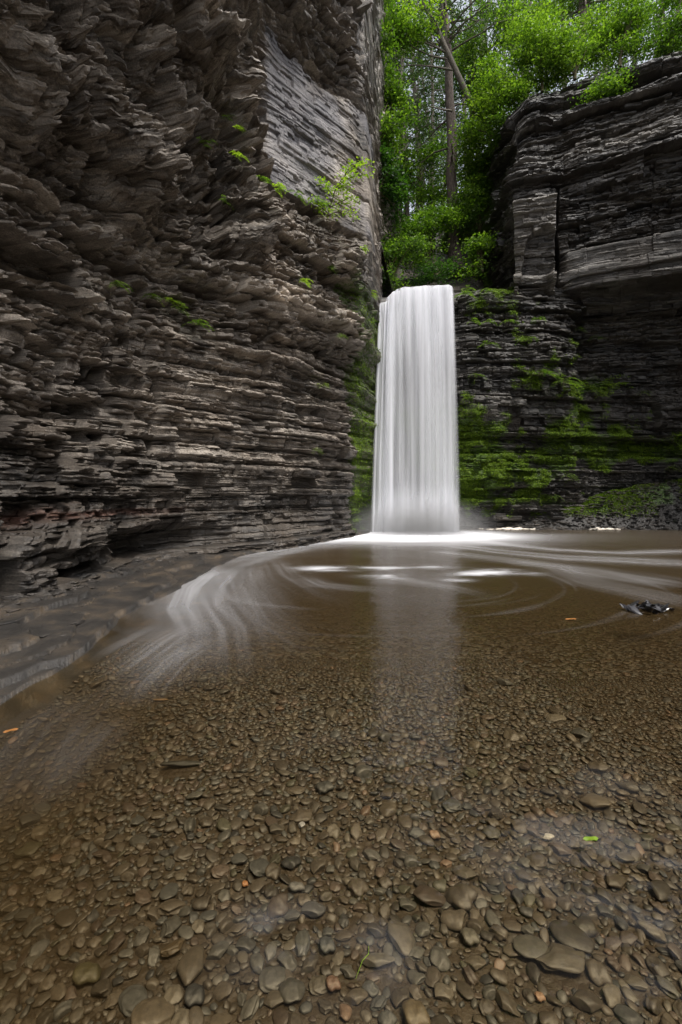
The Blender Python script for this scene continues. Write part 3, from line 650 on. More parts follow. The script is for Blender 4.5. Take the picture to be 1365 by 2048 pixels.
# ------------------------------------------------------------------ waterfall
def fall_material(name, dens, seed):
    m, t, b = newmat(name); L = t.links
    u = attr(t, 'fu').outputs['Fac']; v = attr(t, 'fv').outputs['Fac']; ed = attr(t, 'edge').outputs['Fac']
    cb = N(t, 'ShaderNodeCombineXYZ'); L.new(mth(t, 'MULTIPLY', u, 4.2), cb.inputs[0]); L.new(mth(t, 'MULTIPLY', v, .10), cb.inputs[1]); cb.inputs[2].default_value = seed
    n1 = N(t, 'ShaderNodeTexNoise', i_Scale=1.0, i_Detail=2.5, i_Roughness=.5); L.new(cb.outputs[0], n1.inputs[0])
    a = ramp(t, [(0.30, (0, 0, 0)), (0.72, (1, 1, 1))], n1.outputs[0]).outputs[0]
    a = mth(t, 'MULTIPLY', mth(t, 'ADD', mth(t, 'MULTIPLY', a, .8), mth(t, 'ADD', attr(t, 'dens').outputs['Fac'], dens)), ed, clamp=True)
    df = N(t, 'ShaderNodeBsdfDiffuse'); df.inputs[0].default_value = (0.88, 0.89, 0.93, 1)
    tl = N(t, 'ShaderNodeBsdfTranslucent'); tl.inputs[0].default_value = (0.88, 0.89, 0.93, 1)
    mm = N(t, 'ShaderNodeMixShader', i_0=.35); L.new(df.outputs[0], mm.inputs[1]); L.new(tl.outputs[0], mm.inputs[2])
    tp = N(t, 'ShaderNodeBsdfTransparent'); mx = N(t, 'ShaderNodeMixShader'); L.new(a, mx.inputs[0]); L.new(tp.outputs[0], mx.inputs[1]); L.new(mm.outputs[0], mx.inputs[2])
    L.new(mx.outputs[0], t.nodes['Material Output'].inputs[0]); return m
FR = empty('waterfall', (2.7, 15.8, 0), label='tall silky white waterfall pouring over the dark rock lip into the brown pool', cat='waterfall')
def fall_sheet(name, mat, x0t, x1t, x0b, x1b, yoff, seed, lip, dens0):
    nu, nv = 260, 260
    u = np.linspace(0, 1, nu)[None]*np.ones((nv, 1)); v = np.linspace(0, 1, nv)[:, None]*np.ones((1, nu))
    lz = np.interp(u, [p[0] for p in lip], [p[1] for p in lip])+.05*(vn(u*9, u*0, seed)-.5)
    back = ss(0, .09, v); drop = np.clip((v-.06)/.94, 0, 1)
    Y = 18.2-1.9*np.clip(v/.09, 0, 1)**.8-.35*ss(.05, 1, v)-.25*drop**.5+yoff
    Z = lz-(lz+.02)*drop**1.35
    Z = np.where(v < .06, lz+.02, Z)
    f = drop; X = (x0t+(x1t-x0t)*u)*(1-f)+(x0b+(x1b-x0b)*u)*f
    cord = (vn(u*11, v*.6, seed+1)-.5)*.16+(vn(u*30, v*.8, seed+2)-.5)*.03
    Y = Y+cord*ss(.02, .2, v)
    edge = ss(0, .06+.14*v, u+.015*(vn(v*6, v*0, seed+4)-.5))*ss(0, .03+.08*v, 1-u)
    edge = edge*(1-.0*v)
    edge = edge*(1-.85*np.exp(-((u-.16-.03*v)/.018)**2)*ss(.03, .08, v)*(1-ss(.14, .34, v)))
    dens = .22*(vn(u*13, v*.5, seed+6)-.5)+dens0*(1-ss(.05, .55, v))+.55*ss(.84, 1, v)+.10
    at = {'fu': (X*1.0+seed).ravel(), 'fv': (v*8).ravel(), 'edge': edge.ravel(), 'dens': dens.ravel()}
    co = np.stack([X, Y, Z], -1).reshape(-1, 3)-np.array(FR.location)
    obj(name, mesh_np(name, co, gridfaces(nv, nu), mat, True, at), FR)
lipm = [(0, 8.40), (.07, 8.52), (.12, 8.64), (.25, 8.71), (.6, 8.76), (.92, 8.79), (.97, 8.74), (1, 8.58)]
fall_sheet('water_sheet', fall_material('falling_water', .05, 1.7), 1.60, 4.02, 1.05, 4.18, 0, 701, lipm, .75)
fall_sheet('water_sheet', fall_material('falling_water_thin', -.10, 5.1), 1.70, 3.98, 1.20, 4.10, -.22, 705, lipm, .35)
fall_sheet('water_sheet', fall_material('falling_water_spill', .05, 9.3), 1.38, 1.95, .98, 1.80, -.05, 709, [(0, 8.18), (1, 8.42)], .8)
# mist where the fall strikes the pool
m, t, b = newmat('mist'); L = t.links; t.nodes.remove(b)
pv = N(t, 'ShaderNodeVolumePrincipled'); pv.inputs['Color'].default_value = (1, 1, 1, 1); pv.inputs['Anisotropy'].default_value = .2
tc = N(t, 'ShaderNodeTexCoord'); ln = N(t, 'ShaderNodeVectorMath', operation='LENGTH'); L.new(tc.outputs['Object'], ln.inputs[0])
dd = mth(t, 'SUBTRACT', 1.0, ln.outputs['Value'], clamp=True); dd = mth(t, 'MULTIPLY', mth(t, 'MULTIPLY', dd, dd), 2.8)
L.new(dd, pv.inputs['Density']); L.new(pv.outputs[0], t.nodes['Material Output'].inputs['Volume']); M['mist'] = m
me = bpy.data.meshes.new('mist'); bm = bmesh.new(); bmesh.ops.create_icosphere(bm, subdivisions=3, radius=1); bm.to_mesh(me); bm.free(); me.materials.append(M['mist'])
o = obj('mist', me, kind='stuff', label='white spray hanging where the waterfall strikes the pool', cat='mist'); o.location = (2.65, 15.35, .1); o.scale = (3.0, 1.9, 1.35)

# ------------------------------------------------------------------ pebbles
PAL = np.array([(0.10, 0.075, 0.048), (0.13, 0.10, 0.065), (0.075, 0.06, 0.042), (0.11, 0.105, 0.09), (0.085, 0.088, 0.085), (0.15, 0.125, 0.09), (0.12, 0.08, 0.055), (0.06, 0.06, 0.06), (0.22, 0.125, 0.07), (0.10, 0.095, 0.055)])
PW = np.array([.19, .17, .13, .14, .09, .10, .09, .04, .007, .03]); PW = PW/PW.sum()
PAL = PAL*.54; PAL = PAL*.62+.38*PAL.mean(1)[:, None]
PNAME = ['brown', 'light brown', 'dark brown', 'grey', 'blue grey', 'tan', 'reddish brown', 'charcoal', 'orange', 'olive']
def stone_mat(name, use_obj):
    m, t, b = newmat(name); L = t.links
    src = N(t, 'ShaderNodeObjectInfo').outputs['Color'] if use_obj else attr(t, 'col').outputs['Color']
    tc = N(t, 'ShaderNodeTexCoord')
    n = N(t, 'ShaderNodeTexNoise', i_Scale=(3.0 if use_obj else 60.0), i_Detail=6.0, i_Roughness=.65); L.new(tc.outputs['Object'], n.inputs[0])
    v = ramp(t, [(0.3, (.62, .62, .62)), (.7, (1.3, 1.28, 1.22))], n.outputs[0])
    c = mixc(t, 1.0, src, v.outputs[0], 'MULTIPLY'); L.new(c, b.inputs['Base Color']); b.inputs['Roughness'].default_value = .5
    bp = N(t, 'ShaderNodeBump', i_Strength=.25, i_Distance=.01); L.new(n.outputs[0], bp.inputs['Height']); L.new(bp.outputs[0], b.inputs['Normal'])
    return m
M['stone'] = stone_mat('pebble_stone', True); M['gravel'] = stone_mat('gravel_stone', False)
def ico(sub):
    bm = bmesh.new(); bmesh.ops.create_icosphere(bm, subdivisions=sub, radius=1)
    v = np.array([x.co[:] for x in bm.verts]); f = np.array([[q.index for q in p.verts] for p in bm.faces]); bm.free(); return v, f
ICO = {2: ico(2), 3: ico(3), 4: ico(4)}
def stone_shape(v, seed, flat=.5, ang=.5):
    r = np.random.default_rng(seed); p = v.copy()
    # cut by random planes -> soft facets
    for _ in range(7):
        n = r.normal(size=3); n[2] *= .5; n /= np.linalg.norm(n); h = r.uniform(.62, .9); d = p@n
        p = p-np.maximum(d-h, 0)[:, None]*n[None]*ang*1.4
    p = p*(1+.10*np.sin(v@r.normal(size=3)*2+r.random()*6)[:, None]+.06*np.sin(v@r.normal(size=3)*4+r.random()*6)[:, None])
    p *= np.array([r.uniform(.95, 1.3), r.uniform(.72, 1.0), flat])
    return p
NSH = 14
SHAPES = {k: [stone_shape(ICO[k][0], 900+i, [.34, .42, .5, .27][i % 4], [.9, .5, .7][i % 3]) for i in range(NSH)] for k in (2, 3, 4)}
def place_pebbles():
    cell = .04; grid = {}; out = []
    def ok(x, y, r):
        ci, cj = int(math.floor(x/cell)), int(math.floor(y/cell)); k = int(math.ceil((r+.056)/cell))
        for i in range(ci-k, ci+k+1):
            for j in range(cj-k, cj+k+1):
                for (a, b_, c) in grid.get((i, j), ()):
                    if (a-x)**2+(b_-y)**2 < (.735*(c+r))**2: return False
        return True
    rr = random.Random(5)
    for (rmin, rmax, y1, n) in ((.034, .056, 3.6, 130), (.028, .038, 3.6, 500), (.019, .029, 3.8, 8500), (.0125, .020, 4.2, 38000), (.007, .0125, 4.0, 60000)):
        for _ in range(n):
            y = math.sqrt(rr.random()*(y1**2-.75**2)+.75**2); x = (rr.random()*2-1)*(.92*y+.15)
            r = rr.uniform(rmin, rmax)*(1.0 if y < 2 else .95)
            if x < -1.95: continue
            if ok(x, y, r): grid.setdefault((int(math.floor(x/cell)), int(math.floor(y/cell))), []).append((x, y, r)); out.append((x, y, r))
    return np.array(out)
PB = place_pebbles()
bz, _ = bed_z(PB[:, 0], PB[:, 1])
nP = len(PB); pr = np.random.default_rng(11)
pcol = pr.choice(len(PAL), nP, p=PW); pshape = pr.integers(0, NSH, nP)
prz = pr.normal(0, .6, nP)+np.where(pr.random(nP) < .3, pi/2, 0); ptilt = pr.normal(0, .16, (nP, 2))
pjit = pr.uniform(.75, 1.3, nP)
py_ = HY+F*(H-bz)/PB[:, 1]; px_ = CX+F*PB[:, 0]/PB[:, 1]
inframe = (px_ > -20) & (px_ < 1385) & (py_ < 2070) & (py_ > 1000)
score = np.where(inframe, PB[:, 2]/PB[:, 1], 0)
# distinctive single stones of the photograph: (px, py, radius m, colour, label, shape, flat-scale)
SPECIAL = [
 (756, 1908, .045, (0.17, 0.16, 0.14), 'grey triangular wedge stone with a pale rim in the near shallows below the fall reflection', 2, .8, (1.3, .8)),
 (491, 1750, .017, (0.48, 0.22, 0.09), 'small bright orange round pebble left of centre in the near shallows', 1, 1.4, (1, 1)),
 (832, 2018, .052, (0.17, 0.135, 0.085), 'large smooth tan pebble at the bottom edge of the pool near the centre', 1, 1.0, (1, 1)),
 (667, 1953, .032, (0.22, 0.14, 0.11), 'pinkish oval pebble near the bottom centre beside the wedge stone', 1, 1.2, (1, .9)),
 (1098, 1662, .026, (0.62, 0.60, 0.56), 'small white pebble with wet shine right of centre in the shallows', 5, 1.2, (1, .8)),
 (869, 1659, .033, (0.36, 0.24, 0.17), 'pale peach pebble breaking the surface right of the fall reflection', 1, 1.3, (1, .9)),
 (360, 1509, .13, (0.055, 0.055, 0.05), 'long flat dark slab of stone lying on the gravel at left centre', 8, .35, (1.3, .30)),
 (940, 1862, .040, (0.15, 0.14, 0.115), 'smooth round grey brown pebble alone right of the wedge stone', 1, 1.1, (1, 1)),
 (1120, 1905, .085, (0.11, 0.095, 0.072), 'broad flat brown cobble in the near shallows at lower right', 3, .7, (1.2, .9)),
 (1060, 1885, .060, (0.12, 0.115, 0.10), 'wide grey brown cobble touching the broad flat cobble at lower right', 7, .8, (1, 1)),
 (1080, 1976, .020, (0.42, 0.26, 0.17), 'tiny peach coloured pebble near the bottom right of centre', 1, 1.2, (1, .9)),
 (1085, 1690, .018, (0.09, 0.09, 0.09), 'small charcoal pebble just below the white pebble', 4, 1.0, (1.2, .8)),
 (320, 1370, .055, (0.34, 0.22, 0.11), 'flat pale orange stone under water at the far left end of the gravel', 8, .4, (1.4, .5)),
 (604, 1632, .024, (0.55, 0.57, 0.62), 'little glinting white stone above the middle of the gravel', 2, 1.0, (.7, 1.2)),
 (594, 1758, .036, (0.18, 0.18, 0.18), 'pale grey smooth oval pebble just above the rippled water', 1, 1.0, (1.2, .7)),
 (626, 1805, .045, (0.11, 0.11, 0.115), 'dark grey angular stone at the head of the rippled water', 6, .9, (1.1, .9)),
 (175, 1925, .050, (0.11, 0.10, 0.055), 'smooth olive green pebble near the lower left corner', 1, 1.0, (1.2, .9)),
 (345, 1885, .045, (0.12, 0.09, 0.055), 'upright brown wedge of stone left of the rippled water', 0, 1.0, (1.1, .9)),
 (390, 1975, .042, (0.055, 0.056, 0.058), 'nearly black rounded pebble near the bottom left of centre', 1, 1.0, (1, 1)),
 (655, 1875, .038, (0.08, 0.085, 0.09), 'slate grey pebble between the rippled water and the wedge stone', 1, 1.0, (1, 1)),
]
spos = []
for (px, py, r, c, lab, sh, fl, sc) in SPECIAL:
    x, y = G(px, py, -.02); spos.append((x, y, r*.74*max(sc)))
keep = np.ones(nP, bool)
for x, y, r in spos: keep &= ((PB[:, 0]-x)**2+(PB[:, 1]-y)**2) > (.8*r+.3*PB[:, 2])**2
score = np.where(keep, score, 0); order = np.argsort(-score); indiv = set(order[:280].tolist())
pmesh = []
for i in range(NSH):
    pmesh.append(mesh_np('pebble', SHAPES[4][i], ICO[4][1], M['stone'], True))
def cname(i): return PNAME[i]
cnt = {}
for q in order[:280]:
    q = int(q); o = bpy.data.objects.new('pebble', pmesh[pshape[q]]); C.objects.link(o)
    r = PB[q, 2]; o.scale = (r, r, r); o.location = (PB[q, 0], PB[q, 1], bz[q]+r*.30)
    o.rotation_euler = (ptilt[q, 0], ptilt[q, 1], prz[q]); ci = pcol[q]
    c = PAL[ci]*pjit[q]; o.color = (*c, 1)
    set_props(o, cname(ci)+' rounded pebble under clear shallow water in the foreground gravel', 'pebble', cname(ci)+' pebbles in the near shallows')
for (px, py, r, c, lab, sh, fl, sc) in SPECIAL:
    r *= .74; c = tuple(q*.50 for q in c)
    x, y = G(px, py, -.02); z, _ = bed_z(np.array([x]), np.array([y]))
    o = bpy.data.objects.new('pebble', pmesh[sh]); C.objects.link(o); o.scale = (r*sc[0], r*sc[1], r*fl); o.color = (*c, 1)
    o.location = (x, y, z[0]+r*fl*.45+.004); o.rotation_euler = (0, 0, {0: .6, 6: .2}.get(sh, 0)); set_props(o, lab, 'pebble')
# all the other pebbles: uncountable gravel
V = []; Fc = []; Col = []; nb = 0
rest = [i for i in range(nP) if keep[i] and i not in indiv]
for i in rest:
    k = 3 if (PB[i, 1] < 2.0 and PB[i, 2] > .016) else 2
    v = SHAPES[k][pshape[i]]; r = PB[i, 2]; a = prz[i]; ca, sa = math.cos(a), math.sin(a)
    vz = v[:, 2]+v[:, 0]*ptilt[i, 0]+v[:, 1]*ptilt[i, 1]
    V.append(np.c_[(v[:, 0]*ca-v[:, 1]*sa)*r+PB[i, 0], (v[:, 0]*sa+v[:, 1]*ca)*r+PB[i, 1], vz*r+bz[i]+r*.22])
    Fc.append(ICO[k][1]+nb); nb += len(v); Col.append(np.broadcast_to(PAL[pcol[i]]*pjit[i], (len(v), 3)))
# farther, smaller-looking stones out to the middle of the pool
gr = np.random.default_rng(21); nfar = 34000
yf = np.sqrt(gr.random(nfar)*(8.5**2-4.0**2)+4.0**2); xf = (gr.random(nfar)*2-1)*1.0*yf
zf, sdf = bed_z(xf, yf); v0, f0 = ICO[2]
for i in range(nfar):
    if sdf[i] > -.75: continue
    v = SHAPES[2][i % NSH]; r = gr.uniform(.014, .034)
    V.append(np.c_[v[:, 0]*r*1.2+xf[i], v[:, 1]*r*.9+yf[i], v[:, 2]*r+zf[i]+r*.2]); Fc.append(f0+nb); nb += len(v)
    Col.append(np.broadcast_to(PAL[gr.choice(len(PAL), p=PW)]*gr.uniform(.7, 1.3), (len(v), 3)))
obj('gravel', mesh_np('gravel', np.concatenate(V), np.concatenate(Fc), M['gravel'], True, {'col': np.concatenate(Col)}),
    kind='stuff', label='brown and grey river gravel covering the shallow floor of the pool', cat='gravel')
del V, Fc, Col

r = np.random.default_rng(44); V = []; Fc = []; nb = 0
for i in range(5200):
    px = r.uniform(925, 1500); y = 16.7+r.beta(1.3, 1.6)*2.2; x = (px-CX)/F*y; k = i % NSH; sz = .025+.085*r.random()**3
    z = float(bed_z(np.array([x]), np.array([y]))[0][0]) if i % 1 == 0 else 0
    a = r.uniform(0, 6); ca, sa = math.cos(a), math.sin(a); v = SHAPES[2][k]*sz*np.array([1.4, .9, .55])
    V.append(np.c_[v[:, 0]*ca-v[:, 1]*sa+x, v[:, 0]*sa+v[:, 1]*ca+y, v[:, 2]+z+.01]); Fc.append(ICO[2][1]+nb); nb += len(v)
M['scree'] = rock_material('scree_rock', (0.012, 0.012, 0.012), (0.045, 0.04, 0.036), (0.13, 0.115, 0.10))
nv_ = nb; V = np.concatenate(V)
obj('scree', mesh_np('scree', V, np.concatenate(Fc), M['scree'], False, {'tone': vn(V[:, 0]*4, V[:, 1]*4, 3), 'moss': .5*ss(.5, .75, fbm(V[:, 0]*.9, V[:, 1]*.9, 5, 2)), 'wet': np.full(nv_, .4), 'red': np.zeros(nv_)}),
    kind='stuff', label='dark broken slate covering the bank below the right cliff', cat='scree')
del V, Fc
r = np.random.default_rng(45); n = 16000; x = r.uniform(-4.2, -.5, n); y = r.uniform(2.2, 13, n); z, sd_ = bed_z(x, y)
ok_ = (sd_ > .15) & (r.random(n) < .02+.5*ss(.75, 1.2, sd_+.5*(fbm(x*1.5, y*1.5, 46, 3)-.5))); x, y, z = x[ok_], y[ok_], z[ok_]; V = []; Fc = []; nb = 0
for i in range(len(x)):
    sz = .012+.055*r.random()**4; a = r.uniform(0, 6); ca, sa = math.cos(a), math.sin(a); v = SHAPES[2][i % NSH]*sz*np.array([1.4, 1, .6])
    V.append(np.c_[v[:, 0]*ca-v[:, 1]*sa+x[i], v[:, 0]*sa+v[:, 1]*ca+y[i], v[:, 2]+z[i]+.004]); Fc.append(ICO[2][1]+nb); nb += len(v)
V = np.concatenate(V); nv_ = len(V)
obj('rock_chips', mesh_np('rock_chips', V, np.concatenate(Fc), M['scree'], False, {'tone': vn(V[:, 0]*6, V[:, 1]*6, 3), 'moss': np.zeros(nv_), 'wet': np.full(nv_, .5), 'red': np.zeros(nv_)}),
    kind='stuff', label='dark broken slate chips strewn on the wet ledge at the foot of the left cliff', cat='rock chips')
del V, Fc
# ------------------------------------------------------------------ foliage
def leaf_quads(cen, size, nrm_up=.5, seed=0, aspect=.55, droop=None):
    """kite-shaped leaves at cen (n,3) with random headings; returns verts, faces"""
    r = np.random.default_rng(seed); n = len(cen); sz = size*r.uniform(.6, 1.3, n)
    az = r.uniform(0, 2*pi, n); d = np.stack([np.cos(az), np.sin(az), r.normal(-.25, .35, n)], 1)
    if droop is not None: d = d*.5+droop
    d /= np.linalg.norm(d, axis=1)[:, None]
    nn = r.normal(0, 1, (n, 3))*(1-nrm_up); nn[:, 2] += nrm_up*1.6
    sdv = np.cross(d, nn); sdv /= np.linalg.norm(sdv, axis=1)[:, None]+1e-9
    L_ = sz[:, None]; a = cen-d*L_*.5; b = cen+sdv*L_*aspect*.5-d*L_*.05; c = cen+d*L_*.5; e = cen-sdv*L_*aspect*.5-d*L_*.05
    v = np.stack([a, b, c, e], 1).reshape(-1, 3); f = np.arange(4*n).reshape(-1, 4); return v, f
def crown_points(blobs, n, seed, clump=.28, per=34, flat=.35):
    """leaf centres gathered in small flat sprays inside ellipsoid blobs (cx,cy,cz,rx,ry,rz)"""
    r = np.random.default_rng(seed); vol = np.array([b_[3]*b_[4]*b_[5] for b_ in blobs])**.75; vol /= vol.sum()
    ns = max(3, n//per); bi = r.choice(len(blobs), ns, p=vol); B = np.array(blobs)[bi]
    u = r.normal(size=(ns, 3)); u /= np.linalg.norm(u, axis=1)[:, None]; rad = r.uniform(.35, 1.08, ns)**.6
    c = B[:, :3]+u*rad[:, None]*B[:, 3:]
    ci = np.repeat(np.arange(ns), per); m_ = len(ci); off = r.normal(size=(m_, 3))*clump*r.uniform(.6, 1.4, ns)[ci][:, None]; off[:, 2] *= flat
    off[:, 2] -= .35*np.hypot(off[:, 0], off[:, 1])
    tint = np.clip(.43+r.normal(0, .27, ns)[ci]+r.normal(0, .13, m_), 0, 1)
    return c[ci]+off, tint, c
def crown_mesh(blobs, n, size, mat, seed, clump=.28, per=26, flat=.22, bias=0.0, aspect=.55):
    p, tint, cen = crown_points(blobs, n, seed, clump, per, flat)
    v, f = leaf_quads(p, size, .45, seed+1, aspect)
    return mesh_np('crown', v, f, mat, False, {'tint': np.repeat(np.clip(tint+bias, 0, 1), 4)}), cen
def broadleaf(name, root, blobs, n, size, mat, seed, label, cat, group=None, trunk_r=.06, lean=None, clump=.28, bias=0.0, bark='stem', limbs=9):
    R = empty(name, root, label=label, cat=cat, group=group); rt = np.array(root)
    me, cen = crown_mesh([(b_[0]-rt[0], b_[1]-rt[1], b_[2]-rt[2], *b_[3:]) for b_ in blobs], n, size*1.15, mat, seed, clump, bias=bias)
    obj('crown', me, R); r = random.Random(seed); mb = MB()
    top = np.mean([[b_[0], b_[1], b_[2]] for b_ in blobs], 0)-rt
    tp = np.linspace(0, 1, 7)[:, None]; base = top[None]*tp; base[:, :2] *= tp**.6; base += np.array([[r.gauss(0, .03) for _ in range(3)] for _ in range(7)])*np.linalg.norm(top)*.3*tp
    mb.tube(base, np.linspace(trunk_r, trunk_r*.35, 7), 7)
    for k in range(limbs):
        a = base[r.randint(1, 5)]; b = cen[r.randrange(len(cen))]; mid = (a+b)/2+np.array([0, 0, .08*np.linalg.norm(b-a)])
        mb.tube([a, mid, b], [trunk_r*.45, trunk_r*.28, trunk_r*.08], 5)
    obj('trunk', mb.mesh('trunk', M[bark]), R); return R
def curve_pts(pts, n=14):
    pts = np.asarray(pts, float); t_ = np.linspace(0, 1, len(pts)); q = np.linspace(0, 1, n)
    return np.stack([np.interp(q, t_, pts[:, j]) for j in range(3)], 1)
def conifer(name, pts, r0, r1, label, seed, group=None, h0=.35, nb=40, blen=3.0, n_leaf=9000, size=.10, dead=8, bark='bark', droop=.5, top=None):
    pts = curve_pts(pts, 22); root = pts[0].copy(); R = empty(name, root, label=label, cat='tree', group=group); pts = pts-root
    r = np.random.default_rng(seed); pts[1:-1] += r.normal(0, .04, (20, 3)); mb = MB(); rad = np.linspace(r0, r1, 22); rad[0] *= 1.5; rad[1] *= 1.15
    mb.tube(pts, rad, 12, .08, seed)
    cr = []; ti = []; hgt = np.linalg.norm(pts[-1])
    for k in range(nb+dead):
        isd = k >= nb; f = r.uniform(.12, .85) if isd else h0+(1-h0)*(k/nb)
        p = np.array([np.interp(f, np.linspace(0, 1, 22), pts[:, j]) for j in range(3)]); az = r.uniform(0, 2*pi)
        ln = blen*r.uniform(.6, 1.15)*((1-.65*(f-h0)/(1-h0)) if not isd else .7)
        d = np.array([math.cos(az), math.sin(az), r.uniform(-.1, .3)]); tt_ = np.linspace(0, 1, 7)[:, None]
        bp_ = p+d[None]*tt_*ln+np.array([[0, 0, -1]])*droop*ln*.35*tt_**2+np.r_[[[0, 0, 0]], r.normal(0, .05, (6, 3))]*tt_
        mb.tube(bp_, np.linspace(.05, .012, 7)*(r0/.28)**.5, 5)
        if not isd:
            m_ = max(8, n_leaf//nb); q = r.uniform(.15, 1.05, m_); c = np.stack([np.interp(q, tt_[:, 0], bp_[:, j]) for j in range(3)], 1)
            side = np.array([-d[1], d[0], 0]); wv = r.normal(0, 1, m_)*ln*.17*(1.1-.6*q); c = c+side[None]*wv[:, None]; c[:, 2] -= np.abs(wv)*.5+np.abs(r.normal(0, .12, m_))
            cr.append(c); ti.append(np.clip(.45+r.normal(0, .22)+r.normal(0, .12, m_), 0, 1))
    obj('trunk', mb.mesh('trunk', M[bark]), R)
    cr = np.concatenate(cr); v, f = leaf_quads(cr, size, .4, seed+1, .38)
    obj('crown', mesh_np('crown', v, f, M['needle'], False, {'tint': np.repeat(np.concatenate(ti), 4)}), R); return R

# main trunk standing above the lip
conifer('conifer_tree', [P(912, 545, 21.5), P(908, 420, 21.5), P(903, 250, 21.4), P(897, 120, 21.3), P(888, 0, 21.2), P(880, -320, 21)], .30, .10,
        'tall straight brown trunk rising directly behind the top of the waterfall', 31, h0=.62, nb=34, blen=3.0, n_leaf=9000, dead=9)
conifer('conifer_tree', [P(845, 400, 29), P(838, 300, 29), P(825, 120, 29), P(812, -200, 29)], .24, .08,
        'slender pale trunk left of the main trunk, further up the ravine', 32, h0=.3, nb=34, blen=3.0, n_leaf=9000, dead=6, bark='bark_grey')
# leaning bare tree with forked branches
def leaning():
    root = np.array(P(1000, 285, 21.8)); R = empty('leaning_tree', root, label='thin bare trunk leaning left across the main trunk with forked dead branches', cat='tree')
    p = curve_pts([P(1000, 285, 21.8), P(950, 222, 20.8), P(905, 125, 20.6), P(868, 45, 20.4), P(850, 10, 20.3), P(828, -70, 20.2)], 16)-root
    mb = MB(); mb.tube(p, np.linspace(.15, .07, 16), 9, .07)
    brs = [[(905, 112), (880, 98), (850, 85), (800, 82), (790, 60)], [(880, 98), (850, 80), (838, 40), (835, 0)], [(893, 118), (862, 112), (830, 97), (795, 72)],
           [(905, 140), (868, 133), (830, 130), (800, 133)], [(895, 100), (868, 75), (866, 50)], [(905, 222), (880, 218), (858, 212)]]
    for i, b_ in enumerate(brs):
        q = curve_pts([P(x, y, 20.6-.1*k) for k, (x, y) in enumerate(b_)], 9)-root; mb.tube(q, np.linspace(.045, .014, 9), 6, .1)
    obj('trunk', mb.mesh('trunk', M['bark_grey']), R)
    me, _ = crown_mesh([(*(np.array(P(835, 20, 20.2))-root), 1.1, .8, .5), (*(np.array(P(860, 50, 20.2))-root), .6, .5, .35)], 900, .13, M['leaf_lime'], 77, .22, 20)
    obj('crown', me, R)
leaning()
conifer('conifer_tree', [P(1030, 110, 24), P(1020, 60, 24), P(1008, 0, 24), P(990, -200, 24)], .16, .06, 'thin trunk rising from the slope above the left end of the right cliff', 33, h0=.3, nb=22, blen=2.2, n_leaf=5000, dead=3, bark='bark_grey')
conifer('conifer_tree', [P(1163, 110, 21), P(1166, 40, 21), P(1168, 0, 21), P(1170, -200, 21)], .20, .1, 'stout brown trunk standing in the bright shrubs on top of the right cliff', 34, h0=.5, nb=20, blen=2.6, n_leaf=5000, dead=2)
fr_ = random.Random(3)
for i, (px, Y, r) in enumerate([(818, 25, .15), (868, 26, .12), (797, 27, .13), (934, 27, .16), (772, 33, .18), (793, 40, .2), (812, 36, .16), (860, 38, .2), (878, 33, .13), (935, 36, .22), (955, 31, .16), (985, 42, .25), (1045, 33, .2), (1085, 38, .22), (1130, 32, .18), (1215, 30, .2), (1262, 34, .2), (1310, 28, .16), (1050, 26, .14), (1350, 31, .22), (745, 44, .2), (900, 48, .25), (835, 52, .25), (1010, 54, .28)]):
    x = (px-CX)/F*Y; z = float(hill_z(np.array([x]), np.array([float(Y)]))[0])-.2
    hh = fr_.uniform(17, 26)
    conifer('forest_tree', [(x, Y, z), (x+fr_.gauss(0, .4), Y, z+hh*.5), (x+fr_.gauss(0, .8), Y, z+hh)], r, .05, 'slim conifer among the background woodland up the ravine', 400+i, group='background woodland conifers',
            h0=.16, nb=40, blen=3.8, n_leaf=5600, size=.16, dead=4, bark='bark_grey')

